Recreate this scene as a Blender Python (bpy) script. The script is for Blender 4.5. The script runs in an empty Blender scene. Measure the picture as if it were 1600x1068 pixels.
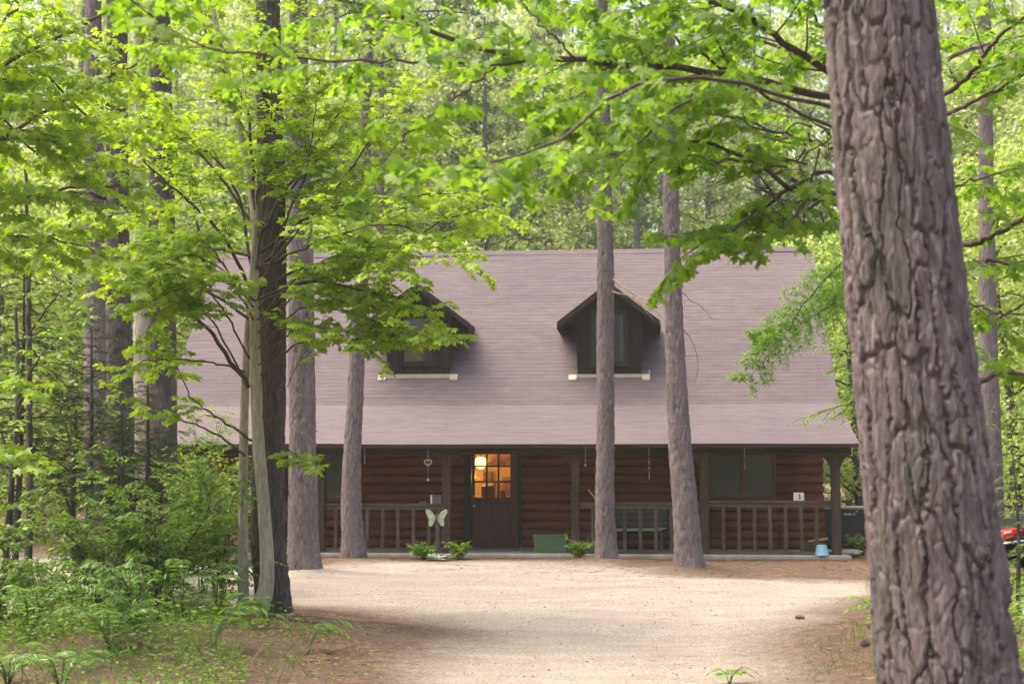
import bpy, math
import numpy as np
from mathutils import Vector
C = bpy.context.scene.collection
R = math.radians
# ------------------------------------------------------------------ camera, sky, sun, exposure
F_PX, PITCH, CAM_Z = 2222.0, math.atan(201 / 2222.0), 1.65
cam_d = bpy.data.cameras.new('camera'); cam = bpy.data.objects.new('camera', cam_d); C.objects.link(cam)
cam_d.lens = 50.0; cam_d.sensor_width = 36.0; cam_d.clip_end = 1000; cam_d.clip_start = 0.05
cam.location = (0, 0, CAM_Z); cam.rotation_euler = (math.pi / 2 + PITCH, 0, 0)
cam_d.dof.use_dof = True; cam_d.dof.focus_distance = 18.0; cam_d.dof.aperture_fstop = 2.8
S = bpy.context.scene; S.camera = cam
SUN_EL, SUN_AZ = 66.0, 286.0            # azimuth the light comes from, clockwise from +Y
w = bpy.data.worlds.new('World'); S.world = w; w.use_nodes = True
nt = w.node_tree; bg = nt.nodes['Background']
sky = nt.nodes.new('ShaderNodeTexSky'); sky.sky_type = 'NISHITA'; sky.sun_disc = False
sky.sun_elevation = R(SUN_EL); sky.sun_rotation = R(SUN_AZ); sky.altitude = 0; sky.air_density = 1.0; sky.dust_density = 9.0; sky.ozone_density = 0.2
nt.links.new(sky.outputs[0], bg.inputs[0]); bg.inputs[1].default_value = 0.15
sl = bpy.data.lights.new('sun', 'SUN'); sl.energy = 1.35; sl.angle = R(65); sl.color = (1.0, 0.9, 0.78)
so = bpy.data.objects.new('sun', sl); C.objects.link(so); so.location = (0, 0, 30)
_d = Vector((math.sin(R(SUN_AZ)) * math.cos(R(SUN_EL)), math.cos(R(SUN_AZ)) * math.cos(R(SUN_EL)), math.sin(R(SUN_EL))))
so.rotation_euler = _d.to_track_quat('Z', 'Y').to_euler()
S.view_settings.view_transform = 'Standard'; S.view_settings.look = 'None'
S.view_settings.exposure = 1.64; S.view_settings.gamma = 1.0
S.cycles.use_denoising = True; S.cycles.max_bounces = 8; S.cycles.diffuse_bounces = 4; S.cycles.glossy_bounces = 3
S.cycles.transmission_bounces = 5; S.cycles.transparent_max_bounces = 8; S.cycles.caustics_reflective = False; S.cycles.caustics_refractive = False

# ------------------------------------------------------------------ geometry of the place
def P(px, py, Y):
    """the point at distance Y whose direction from the camera is that of photo pixel (px, py)"""
    fx, fy = (px - 800) / F_PX, (534 - py) / F_PX
    d = np.array([fx, math.cos(PITCH) - fy * math.sin(PITCH), math.sin(PITCH) + fy * math.cos(PITCH)])
    return np.array([0, 0, CAM_Z]) + d * (Y / d[1])
def G(px, py):
    fx, fy = (px - 800) / F_PX, (534 - py) / F_PX
    d = np.array([fx, math.cos(PITCH) - fy * math.sin(PITCH), math.sin(PITCH) + fy * math.cos(PITCH)])
    return np.array([0, 0, CAM_Z]) + d * (-CAM_Z / d[2])
YAW = R(-5.0); CAB = np.array([0, 28.0, 0.0])
UX = np.array([math.cos(YAW), math.sin(YAW), 0]); VX = np.array([-math.sin(YAW), math.cos(YAW), 0])
def CP(px, py, v):
    """cabin coordinates (u along the front, w up) of a pixel on the plane at depth v behind the posts"""
    a = P(px, py, 1.0) - np.array([0, 0, CAM_Z]); o = np.array([0, 0, CAM_Z]) - CAB
    t = (v - o @ VX) / (a @ VX); q = o + a * t
    return q @ UX, q[2]
def cab_world(u, v, z): return CAB + UX * u + VX * v + np.array([0, 0, z])

# ------------------------------------------------------------------ noise
def h2(ix, iy, s=0.0):
    x = np.sin(ix * 127.1 + iy * 311.7 + s * 74.7) * 43758.5453
    return x - np.floor(x)
def vnoise(x, y, s=0.0):
    ix, iy = np.floor(x), np.floor(y); fx, fy = x - ix, y - iy
    fx = fx * fx * (3 - 2 * fx); fy = fy * fy * (3 - 2 * fy)
    return ((h2(ix, iy, s) * (1 - fx) + h2(ix + 1, iy, s) * fx) * (1 - fy) + (h2(ix, iy + 1, s) * (1 - fx) + h2(ix + 1, iy + 1, s) * fx) * fy) * 2 - 1
def worley(a, b, na, s=0.0):
    ia, ib = np.floor(a), np.floor(b)
    f1 = np.full(a.shape, 9.0); f2 = f1.copy(); cid = np.zeros(a.shape); dx1 = np.zeros(a.shape)
    for i in (-1, 0, 1):
        for j in (-1, 0, 1):
            ca, cb = ia + i, ib + j; m = np.mod(ca, na)
            px = ca + 0.15 + 0.7 * h2(m, cb, s); py = cb + 0.1 + 0.8 * h2(m, cb, s + 5)
            d = np.sqrt((px - a) ** 2 + (py - b) ** 2)
            c = d < f1
            f2 = np.where(c, f1, np.minimum(f2, d)); cid = np.where(c, h2(m, cb, s + 9), cid); dx1 = np.where(c, a - px, dx1); f1 = np.where(c, d, f1)
    return f1, f2, cid, dx1

# ------------------------------------------------------------------ materials
def new_mat(name):
    m = bpy.data.materials.new(name); m.use_nodes = True; n = m.node_tree
    for x in list(n.nodes): n.nodes.remove(x)
    out = n.nodes.new('ShaderNodeOutputMaterial'); return m, n, out
def nd(n, t, ins=None, **kw):
    x = n.nodes.new(t)
    for k, v in kw.items(): setattr(x, k, v)
    for k, v in (ins or {}).items():
        if hasattr(v, 'is_output'): n.links.new(v, x.inputs[k])
        else: x.inputs[k].default_value = v
    return x
def c4(c): return (c[0], c[1], c[2], 1.0)
def coords(n, scale=(1, 1, 1)):
    t = nd(n, 'ShaderNodeTexCoord'); return nd(n, 'ShaderNodeMapping', {0: t.outputs['Object'], 'Scale': scale}).outputs[0]
def noise(n, vec, scale, detail=4, rough=0.6): return nd(n, 'ShaderNodeTexNoise', {'Vector': vec, 'Scale': scale, 'Detail': detail, 'Roughness': rough}).outputs[0]
def ramp(n, f, stops):
    r = nd(n, 'ShaderNodeValToRGB', {0: f}); e = r.color_ramp.elements
    while len(e) < len(stops): e.new(0.5)
    for q, (p, c) in zip(e, stops): q.position = p; q.color = c4(c) if not isinstance(c, (int, float)) else (c, c, c, 1)
    return r.outputs[0]
def mixc(n, f, a, b, mode='MIX'):
    x = nd(n, 'ShaderNodeMix', data_type='RGBA', blend_type=mode)
    for i, v in ((0, f), (6, a), (7, b)):
        if hasattr(v, 'is_output'): n.links.new(v, x.inputs[i])
        else: x.inputs[i].default_value = c4(v) if isinstance(v, tuple) and len(v) == 3 else v
    return x.outputs[2]
def bump(n, h, strength, dist): return nd(n, 'ShaderNodeBump', {'Height': h, 'Strength': strength, 'Distance': dist}).outputs[0]
def surf(n, out, col, rough=0.8, normal=None, spec=0.3, metal=0.0):
    b = nd(n, 'ShaderNodeBsdfPrincipled', {'Base Color': col if hasattr(col, 'is_output') else c4(col), 'Roughness': rough, 'Specular IOR Level': spec, 'Metallic': metal})
    if normal is not None: n.links.new(normal, b.inputs['Normal'])
    n.links.new(b.outputs[0], out.inputs[0]); return b
def plain(name, col, rough=0.7, var=0.25, scale=8.0, metal=0.0, stretch=(1, 1, 1), bmp=0.15, spec=0.3):
    m, n, o = new_mat(name); v = coords(n, stretch); f = noise(n, v, scale)
    a = tuple(x * (1 - var) for x in col); b = tuple(min(1, x * (1 + var)) for x in col)
    surf(n, o, ramp(n, f, [(0.3, a), (0.7, b)]), rough, bump(n, f, bmp, 0.01), spec, metal); return m
def leaf_mat(name, dark, light, trans, tw=0.42, gloss=0.05):
    m, n, o = new_mat(name)
    t = nd(n, 'ShaderNodeAttribute', attribute_name='tint').outputs['Fac']
    col = mixc(n, t, dark, light); tc = mixc(n, 1.0, col, trans, 'MULTIPLY')
    d = nd(n, 'ShaderNodeBsdfDiffuse', {0: col}); tr = nd(n, 'ShaderNodeBsdfTranslucent', {0: tc})
    g = nd(n, 'ShaderNodeBsdfGlossy', {'Roughness': 0.42, 'Color': (1, 1, 1, 1)})
    a = nd(n, 'ShaderNodeMixShader', {0: tw, 1: d.outputs[0], 2: tr.outputs[0]})
    b = nd(n, 'ShaderNodeMixShader', {0: gloss, 1: a.outputs[0], 2: g.outputs[0]})
    n.links.new(b.outputs[0], o.inputs[0]); return m
def bark_mat(name, c0, c1, c2, sc=1.0, moss=None, fine=1.0):
    m, n, o = new_mat(name); v = coords(n, (1, 1, 0.22))
    f = noise(n, v, 22 * sc, 6, 0.7); g = noise(n, coords(n, (1, 1, .35)), 3.0 * sc, 3)
    col = ramp(n, f, [(0.25, c0), (0.5, c1), (0.75, c2)])
    col = mixc(n, 0.5, col, ramp(n, g, [(0.3, (0.55, 0.55, 0.55)), (0.7, (1.15, 1.12, 1.08))]), 'MULTIPLY')
    if moss:
        k = noise(n, coords(n, (1, 1, .5)), 2.2, 4); q = nd(n, 'ShaderNodeMapRange', {0: k, 1: 0.5, 2: 0.72, 3: 0.0, 4: 0.6}).outputs[0]
        col = mixc(n, q, col, moss)
    fg = noise(n, coords(n, (1, 1, .12)), 90 * sc, 4, .75); col = mixc(n, .55, col, ramp(n, fg, [(.3, (.55, .53, .52)), (.7, (1.4, 1.36, 1.3))]), 'MULTIPLY'); f = nd(n, 'ShaderNodeMath', {0: f, 1: fg}, operation='ADD').outputs[0]
    vo = nd(n, 'ShaderNodeTexVoronoi', {'Vector': v, 'Scale': 16 * sc}, feature='DISTANCE_TO_EDGE').outputs[0]
    hh = nd(n, 'ShaderNodeMath', {0: f, 1: vo}, operation='ADD').outputs[0]
    surf(n, o, col, 0.9, bump(n, hh, 0.6 * fine, 0.02), 0.15); return m

M = {}
M['maple_near'] = leaf_mat('maple_leaf_near', (.09, .19, .014), (.20, .33, .026), (1.6, 1.55, .8), .58, .02)
M['maple_mid'] = leaf_mat('maple_leaf_mid', (.17, .30, .016), (.32, .47, .028), (1.4, 1.3, .7), .57, .03)
M['shrub'] = leaf_mat('shrub_leaf', (.09, .18, .016), (.22, .35, .03), (1.4, 1.4, .8), .45, .03)
M['fern'] = leaf_mat('fern_leaf', (.08, .17, .022), (.16, .28, .035), (1.4, 1.6, .8), .42, .04)
M['hemlock'] = leaf_mat('hemlock_needle', (.018, .042, .010), (.045, .09, .022), (1.3, 1.5, .8), .3, .02)
M['tamarack'] = leaf_mat('soft_needle', (.10, .20, .03), (.20, .34, .05), (1.5, 1.6, .8), .4, .03)
M['wood_leaf'] = leaf_mat('woodland_leaf', (.20, .30, .055), (.38, .48, .13), (1.4, 1.35, .9), .52, .03)  # lightened beyond real foliage: distance haze and backlight put into the leaf colour
M['wood_leaf_b'] = leaf_mat('woodland_leaf_b', (.20, .29, .075), (.38, .46, .17), (1.4, 1.35, .95), .52, .03)  # likewise paled, with haze and backlit glow mixed into the colour
M['pine_needle'] = leaf_mat('pine_needle', (.035, .075, .025), (.09, .15, .05), (1.4, 1.5, .8), .3, .03)
M['grass'] = leaf_mat('grass_blade', (.07, .13, .02), (.16, .24, .05), (1.3, 1.4, .8), .35, .04)
M['litter'] = leaf_mat('dry_litter', (.16, .085, .045), (.42, .29, .17), (1, 1, 1), .1, .02)
M['bark_big'] = bark_mat('furrowed_bark', (.08, .066, .066), (.18, .153, .154), (.35, .308, .305), 1.0, (.075, .09, .06), 0.8)
M['bark_pine'] = bark_mat('pine_bark', (.09, .075, .077), (.19, .163, .165), (.35, .31, .312), 1.6)
M['bark_dark'] = bark_mat('dark_pine_bark', (.045, .038, .039), (.10, .085, .086), (.20, .175, .175), 1.4, (.06, .07, .045))
M['bark_sap'] = bark_mat('sapling_bark', (.22, .205, .165), (.42, .39, .32), (.62, .59, .50), 1.0, (.10, .12, .06), 0.9)
M['twig'] = bark_mat('twig_bark', (.06, .045, .042), (.105, .08, .075), (.16, .125, .12), 2.0, None, 0.3)
M['twig_dead'] = plain('dead_twig', (.42, .32, .22), .85, .3, 20)

# ------------------------------------------------------------------ mesh helpers
def link(name, me, mat=None, parent=None, loc=None):
    o = bpy.data.objects.new(name, me); C.objects.link(o)
    if mat is not None: me.materials.append(mat)
    if parent is not None: o.parent = parent
    if loc is not None: o.location = loc
    return o
def np_mesh(name, V, Fs, mat=None, parent=None, smooth=False, tint=None, loc=None):
    V = np.asarray(V, dtype=np.float32); me = bpy.data.meshes.new(name)
    Fs = np.asarray(Fs, dtype=np.int32); k = Fs.shape[1]; nf = len(Fs)
    me.vertices.add(len(V)); me.vertices.foreach_set('co', V.ravel())
    me.loops.add(nf * k); me.loops.foreach_set('vertex_index', Fs.ravel())
    me.polygons.add(nf); me.polygons.foreach_set('loop_start', np.arange(nf, dtype=np.int32) * k)
    if smooth: me.polygons.foreach_set('use_smooth', np.ones(nf, dtype=bool))
    if tint is not None:
        at = me.attributes.new('tint', 'FLOAT', 'FACE'); at.data.foreach_set('value', np.asarray(tint, dtype=np.float32))
    me.update(calc_edges=True); me.validate()
    return link(name, me, mat, parent, loc)
class MB:
    def __init__(s): s.v = []; s.f = []; s.n = 0
    def add(s, V, Fs):
        s.v.extend([tuple(map(float, p)) for p in V]); s.f.extend([tuple(int(i) + s.n for i in f) for f in Fs]); s.n = len(s.v); return s
    def box(s, x0, x1, y0, y1, z0, z1):
        x0, x1 = sorted((x0, x1)); y0, y1 = sorted((y0, y1)); z0, z1 = sorted((z0, z1))
        return s.add([(x0, y0, z0), (x1, y0, z0), (x1, y1, z0), (x0, y1, z0), (x0, y0, z1), (x1, y0, z1), (x1, y1, z1), (x0, y1, z1)],
                     [(3, 2, 1, 0), (4, 5, 6, 7), (0, 1, 5, 4), (1, 2, 6, 5), (2, 3, 7, 6), (3, 0, 4, 7)])
    def prism(s, poly, y0, y1):
        """polygon in (x, z), counter-clockwise seen from -y, extruded from y0 to y1"""
        k = len(poly); V = [(p[0], y0, p[1]) for p in poly] + [(p[0], y1, p[1]) for p in poly]
        return s.add(V, [tuple(range(k)), tuple(range(2 * k - 1, k - 1, -1))] + [((i + 1) % k, i, i + k, (i + 1) % k + k) for i in range(k)])
    def prism_x(s, poly, x0, x1):
        """polygon in (y, z) extruded along x"""
        k = len(poly); V = [(x0, p[0], p[1]) for p in poly] + [(x1, p[0], p[1]) for p in poly]
        return s.add(V, [tuple(range(k - 1, -1, -1)), tuple(range(k, 2 * k))] + [(i, (i + 1) % k, (i + 1) % k + k, i + k) for i in range(k)])
    def tube(s, pts, rad, k=8):
        V, Fs = tube_np(np.array(pts, float), np.broadcast_to(np.array(rad, float), (len(pts),)), k); s.add(V, Fs)
        a = s.n - len(V); s.f.append(tuple(range(a + k - 1, a - 1, -1))); s.f.append(tuple(range(s.n - k, s.n))); return s
    def lathe(s, prof, cx, cy, k=24):
        V = [(cx + r * math.cos(2 * math.pi * i / k), cy + r * math.sin(2 * math.pi * i / k), z) for r, z in prof for i in range(k)]
        n = len(prof); Fs = [(j * k + i, j * k + (i + 1) % k, (j + 1) * k + (i + 1) % k, (j + 1) * k + i) for j in range(n - 1) for i in range(k)]
        return s.add(V, Fs + [tuple(range(k - 1, -1, -1)), tuple(range((n - 1) * k, n * k))])
    def build(s, name, mat, parent=None, smooth=False, bev=0.0, loc=None):
        me = bpy.data.meshes.new(name); me.from_pydata(s.v, [], s.f); me.update()
        if smooth:
            for p in me.polygons: p.use_smooth = True
        o = link(name, me, mat, parent, loc)
        if bev:
            b = o.modifiers.new('edge', 'BEVEL'); b.width = bev; b.segments = 2; b.limit_method = 'ANGLE'; b.angle_limit = R(40)
        return o
def tube_np(pts, rad, k):
    n = len(pts); T = np.gradient(pts, axis=0); T /= np.linalg.norm(T, axis=1, keepdims=True) + 1e-9
    a = np.array([0, 0, 1.0]) if abs(T[0][2]) < .9 else np.array([1.0, 0, 0])
    U = np.zeros((n, 3)); u = np.cross(T[0], a); u /= np.linalg.norm(u)
    for i in range(n):
        u = u - T[i] * (u @ T[i]); u /= np.linalg.norm(u) + 1e-9; U[i] = u
    W = np.cross(T, U); th = np.arange(k) * 2 * math.pi / k
    V = pts[:, None, :] + rad[:, None, None] * (U[:, None, :] * np.cos(th)[None, :, None] + W[:, None, :] * np.sin(th)[None, :, None])
    i = np.arange(n - 1)[:, None] * k; j = np.arange(k)[None, :]; j2 = (j + 1) % k
    return V.reshape(-1, 3), np.stack([i + j, i + j2, i + k + j2, i + k + j], axis=-1).reshape(-1, 4)
def tag(o, label=None, cat=None, group=None, kind=None):
    if label: o['label'] = label
    if cat: o['category'] = cat
    if group: o['group'] = group
    if kind: o['kind'] = kind
    return o
def thing(name, label, cat, loc=(0, 0, 0), rz=0, group=None):
    o = bpy.data.objects.new(name, None); C.objects.link(o); o.location = tuple(float(x) for x in loc); o.rotation_euler = (0, 0, rz); o.empty_display_size = .2
    return tag(o, label, cat, group)
def copy_tree(o, parent=None):
    c = o.copy(); C.objects.link(c)
    if parent is not None: c.parent = parent
    for ch in list(o.children): copy_tree(ch, c)
    return c
def curve(pts, n, jit=0.0, rng=None):
    """smooth Catmull-Rom line through pts"""
    p = np.array(pts, float); p = np.vstack([2 * p[0] - p[1], p, 2 * p[-1] - p[-2]]); m = len(p) - 3
    t = np.linspace(0, m - 1e-6, n); i = t.astype(int); f = (t - i)[:, None]
    a, b, c, d = p[i], p[i + 1], p[i + 2], p[i + 3]
    q = 0.5 * (2 * b + (c - a) * f + (2 * a - 5 * b + 4 * c - d) * f * f + (3 * b - 3 * c + d - a) * f ** 3)
    if jit and rng is not None: q[1:-1] += rng.normal(0, jit, (n - 2, 3))
    return q

# ------------------------------------------------------------------ leaves
def template(half, fold=.22, droop=.25, centre=.35):
    r = [(x, y) for x, y in half]; l = [(-x, y) for x, y in half[::-1] if x > 1e-6]
    o = r + l; V = np.array([(0, centre, 0)] + [(x, y, 0) for x, y in o], float)
    V[:, 2] = -fold * np.abs(V[:, 0]) - droop * V[:, 1] ** 2
    k = len(o); return V, np.array([(0, 1 + i, 1 + (i + 1) % k) for i in range(k)])
T_MAPLE = template([(0, 0), (.18, -.08), (.44, .0), (.33, .15), (.37, .22), (.2, .26), (.42, .36), (.66, .53), (.45, .58), (.41, .67), (.17, .58), (.27, .76), (.14, .84), (0, 1.06)])
T_MAPLE_S = template([(0, 0), (.42, .0), (.25, .24), (.60, .5), (.2, .56), (0, 1.0)])
T_OVAL = template([(0, 0), (.2, .25), (.22, .5), (.1, .8), (0, 1.0)], .2, .3)
T_LANCE = template([(0, 0), (.11, .25), (.12, .5), (.06, .8), (0, 1.0)], .2, .3)
T_DIAM = (np.array([(0, 0, 0), (.36, .5, -.08), (0, 1, -.2), (-.36, .5, -.08)], float), np.array([(0, 1, 2), (0, 2, 3)]))
T_NEEDLE = (np.array([(-.03, 0, 0), (.03, 0, 0), (0, 1, 0)], float), np.array([(0, 1, 2)]))
T_BLADE = (np.array([(-.02, 0, 0), (.02, 0, 0), (-.016, .5, .02), (.016, .5, .02), (0, 1, .14)], float), np.array([(0, 1, 3), (0, 3, 2), (2, 3, 4)]))
def unit(a): return a / (np.linalg.norm(a, axis=-1, keepdims=True) + 1e-9)
def leaves_np(tpl, pos, dr, nm, size):
    V, Fs = tpl; pos = np.asarray(pos, float); dr = unit(np.asarray(dr, float)); nm = np.asarray(nm, float)
    nm = unit(nm - dr * np.sum(nm * dr, axis=1, keepdims=True)); x = np.cross(dr, nm); s = np.asarray(size, float)[:, None, None]
    out = pos[:, None, :] + s * (x[:, None, :] * V[None, :, 0:1] + dr[:, None, :] * V[None, :, 1:2] + nm[:, None, :] * V[None, :, 2:3])
    F = Fs[None] + (np.arange(len(pos)) * len(V))[:, None, None]
    return out.reshape(-1, 3), F.reshape(-1, 3), len(Fs)
def leaf_obj(name, tpl, L, mat, parent, rng, bias=0.0):
    pos, dr, nm, sz = (np.array(x) for x in (L[0], L[1], L[2], L[3]))
    V, F, k = leaves_np(tpl, pos, dr, nm, sz)
    t = np.clip(rng.normal(.5 + bias, .27, len(pos)), 0, 1)
    return np_mesh(name, V, F, mat, parent, False, np.repeat(t, k))
class Wood:
    """collects twig tubes and leaves of one tree"""
    def __init__(s, rng, leaf=.1, sp=.09, droop=.45, tilt=.45):
        s.rng = rng; s.V = []; s.F = []; s.n = 0; s.L = ([], [], [], []); s.leaf = leaf; s.sp = sp; s.droop = droop; s.tilt = tilt
    def tube(s, pts, rad, k=5):
        V, F = tube_np(np.asarray(pts, float), np.asarray(rad, float), k); s.V.append(V); s.F.append(F + s.n); s.n += len(V)
    def put(s, p, d, nrm=None):
        r = s.rng; nrm = np.array([0, 0, 1.0]) + r.normal(0, s.tilt, 3) if nrm is None else nrm
        s.L[0].append(p); s.L[1].append(d); s.L[2].append(nrm); s.L[3].append(s.leaf * r.uniform(.65, 1.25))
    def twig(s, p, d, L, r0, lvl, up=None, bare=.15):
        r = s.rng; d = d / (np.linalg.norm(d) + 1e-9); n = 5
        up = np.array([0, 0, 1.0]) if up is None else up
        pts = [np.array(p, float)]; dd = d.copy()
        for i in range(n - 1):
            dd = dd + r.normal(0, .12, 3) + np.array([0, 0, -.05]); dd /= np.linalg.norm(dd); pts.append(pts[-1] + dd * L / (n - 1))
        pts = np.array(pts); s.tube(pts, np.linspace(r0, max(r0 * .35, .0015), n), 4 if r0 < .006 else 5)
        q = curve(pts, max(4, int(L / s.sp) + 2)); T = unit(np.gradient(q, axis=0))
        side = np.cross(T[0], up); side /= np.linalg.norm(side) + 1e-9
        if lvl > 0:
            m = max(2, int(L / (s.sp * 2.6)))
            for i in range(m):
                f = .18 + .75 * (i + r.uniform(0, .6)) / m; j = min(len(q) - 1, int(f * len(q))); sg = 1 if (i % 2) else -1
                a = R(r.uniform(35, 65)); s.twig(q[j], T[j] * math.cos(a) + side * sg * math.sin(a) + r.normal(0, .12, 3), L * (.62 - .34 * f) * r.uniform(.7, 1.1), r0 * .55, lvl - 1, up)
        for i in range(len(q)):
            if i < len(q) * bare and lvl > 0: continue
            for sg in (1, -1):
                if r.rand() < .12: continue
                a = R(r.uniform(35, 80)); d2 = T[i] * math.cos(a) + side * sg * math.sin(a); d2[2] -= s.droop * r.uniform(.3, 1.6)
                s.put(q[i] + d2 / np.linalg.norm(d2) * s.leaf * .25, d2)
        d2 = T[-1].copy(); d2[2] -= s.droop * .6; s.put(q[-1], d2)
    def dress(s, q, r0, t0, step, L, lvl=1, flat=1.0, taper=.55):
        """side twigs along a limb curve q"""
        r = s.rng; seg = np.linalg.norm(np.diff(q, axis=0), axis=1); S_ = np.r_[0, np.cumsum(seg)]; T = unit(np.gradient(q, axis=0)); x = t0 * S_[-1]; k = r.randint(2)
        while x < S_[-1] * .99:
            f = x / S_[-1]; i = min(len(q) - 1, np.searchsorted(S_, x)); k += 1
            side = np.cross(T[i], [0, 0, 1.0]); side /= np.linalg.norm(side) + 1e-9; a = R(r.uniform(35, 70)); sg = 1 if k % 2 else -1
            d = T[i] * math.cos(a) + (side * sg * flat + np.array([0, 0, 1.0]) * r.normal(.12, .35)) * math.sin(a)
            s.twig(q[i], d, L * (1 - taper * f) * r.uniform(.6, 1.2), max(.003, r0 * .35 * (1 - .6 * f)), lvl); x += step * r.uniform(.6, 1.4)
        s.twig(q[-1], T[-1], L * .6, .004, lvl)
    def limb_obj(s, name, mat, parent):
        if s.V: o = np_mesh(name, np.vstack(s.V), np.vstack(s.F), mat, parent, True)
        s.V = []; s.F = []; s.n = 0
def trunk_obj(name, pts, rad, mat, parent, seg=56, ds=.05, amp=.012, cell=(.09, .22), flare=.35, seed=1, knots=0, rng=None, top=None, sec=.25):
    """bark-plated trunk along pts (radii rad)"""
    q0 = curve(pts, 200); rr0 = np.interp(np.linspace(0, len(pts) - 1, 200), np.arange(len(pts)), rad)
    Ls = np.r_[0, np.cumsum(np.linalg.norm(np.diff(q0, axis=0), axis=1))]; tot = Ls[-1]
    ss = np.arange(0, tot, ds) if top is None else np.r_[np.arange(0, top, ds), np.arange(top, tot, max(.15, ds))]
    q = np.stack([np.interp(ss, Ls, q0[:, i]) for i in range(3)], 1); r = np.interp(ss, Ls, rr0)
    r = np.maximum(r - amp * .8, r * .7) * (1 + flare * np.exp(-ss / .22))
    th = np.arange(seg) * 2 * math.pi / seg; TH, SS = np.meshgrid(th, ss); Rm = float(np.mean(rad))
    na = max(5, round(2 * math.pi * Rm / cell[0])); A = TH / (2 * math.pi) * na; B = SS / cell[1]
    wx = vnoise(A * .9 + 40, B * 2.6, seed) * .26 + vnoise(A * 2.7, B * 9, seed + 3) * .12 + vnoise(A * 6, B * 24, seed + 4) * .07 + vnoise(A * 14, B * 60, seed + 14) * .035; wy = vnoise(A * 1.1, B * 1.3 + 9, seed + 1) * .5 + vnoise(A * 4, B * 6, seed + 2) * .12
    f1, f2, cid, dx = worley(np.mod(A + wx, na), B + wy, na, seed)
    e = np.clip((f2 - f1) / .17, 0, 1); e = e * e * (3 - 2 * e)
    g1, g2, gid, gx_ = worley(np.mod(A * 2 + vnoise(A * 2.2, B * 5, seed + 21) * .4, na * 2), B * 2.6 + vnoise(A * 2, B * 3, seed + 22) * .4, na * 2, seed + 30); e2 = np.clip((g2 - g1) / .2, 0, 1)
    root = 1 + .10 * np.exp(-SS / .25) * np.sin(TH * 4 + seed)
    D = amp * (sec * e * (1 - (1 - e2) * (gid > .35)) * (.4 + gid) + .2 * gx_ * (gid - .5) * 2 + e * (0.5 + .5 * cid) + .5 * dx * (cid - .5) * 2 + .20 * vnoise(A * 5, B * 3, seed + 6) + .13 * np.abs(vnoise(A * 9, B * 5, seed + 8)) + .10 * vnoise(A * 16, B * 14, seed + 9)) + Rm * .05 * vnoise(TH * 1.0 + SS * .3, SS * .8, seed + 12)
    rad2 = r[:, None] * root + D
    T = unit(np.gradient(q, axis=0)); U = unit(np.cross(T, np.array([0, 1.0, 0]))); W = np.cross(T, U)
    V = q[:, None, :] + rad2[:, :, None] * (U[:, None, :] * np.cos(TH)[:, :, None] + W[:, None, :] * np.sin(TH)[:, :, None])
    n = len(ss); i = np.arange(n - 1)[:, None] * seg; j = np.arange(seg)[None, :]; j2 = (j + 1) % seg
    F = np.stack([i + j, i + j2, i + seg + j2, i + seg + j], -1).reshape(-1, 4)
    o = np_mesh(name, V.reshape(-1, 3), F, mat, parent, True)
    return o, q, r
def merge_wood(o, W):
    import bmesh
    V, F = np.vstack(W.V), np.vstack(W.F); me = bpy.data.meshes.new('stub'); me.from_pydata(V.tolist(), [], F.tolist())
    for p in me.polygons: p.use_smooth = True
    bm = bmesh.new(); bm.from_mesh(o.data); bm.from_mesh(me); bm.to_mesh(o.data); bm.free(); bpy.data.meshes.remove(me); W.V = []; W.F = []; W.n = 0
def to_local(root, pts): return np.asarray(pts) - np.array(root.location)

# ------------------------------------------------------------------ ground and driveway
BASES = []                                     # trunk feet that push up a collar of needles
def foot(px, py): g = G(px, py); BASES.append(g); return g
FEET = {k: foot(*v) for k, v in dict(dark=(421, 972), wide=(475, 895), slim=(553, 875), door=(948, 875), lean=(1077, 889)).items()}
def hgt(x, y):
    z = .035 * vnoise(x * .55, y * .55, 2) + .02 * vnoise(x * 1.6, y * 1.6, 7)
    for b in BASES: z = z + .10 * np.exp(-((x - b[0]) ** 2 + (y - b[1]) ** 2) / .55)
    z = z + .22 * np.exp(-(((x + 3.2) / 1.9) ** 2 + ((y - 13.2) / 2.2) ** 2))     # litter bank beside the drive
    z = z + .12 * np.exp(-(((x - 3.4) / 1.0) ** 2 + ((y - 12.0) / 4) ** 2))
    v = (x - CAB[0]) * VX[0] + (y - CAB[1]) * VX[1]
    return z * np.clip((-.2 - v) / .8, 0.0, 1) * np.clip((30 - y) / 4, .3, 1) - .02
gx = np.r_[np.arange(-150, -16, 6.0), np.arange(-16, 16.01, .2), np.arange(18, 151, 6.0)]
gy = np.r_[np.arange(-60, 6, 6.0), np.arange(6, 36.01, .2), np.arange(38, 181, 6.0)]
def grid(X, Y): 
    nx, ny = len(X), len(Y); XX, YY = np.meshgrid(X, Y); i = np.arange(ny - 1)[:, None] * nx; j = np.arange(nx - 1)[None, :]
    return XX, YY, np.stack([i + j, i + j + 1, i + nx + j + 1, i + nx + j], -1).reshape(-1, 4)
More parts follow.
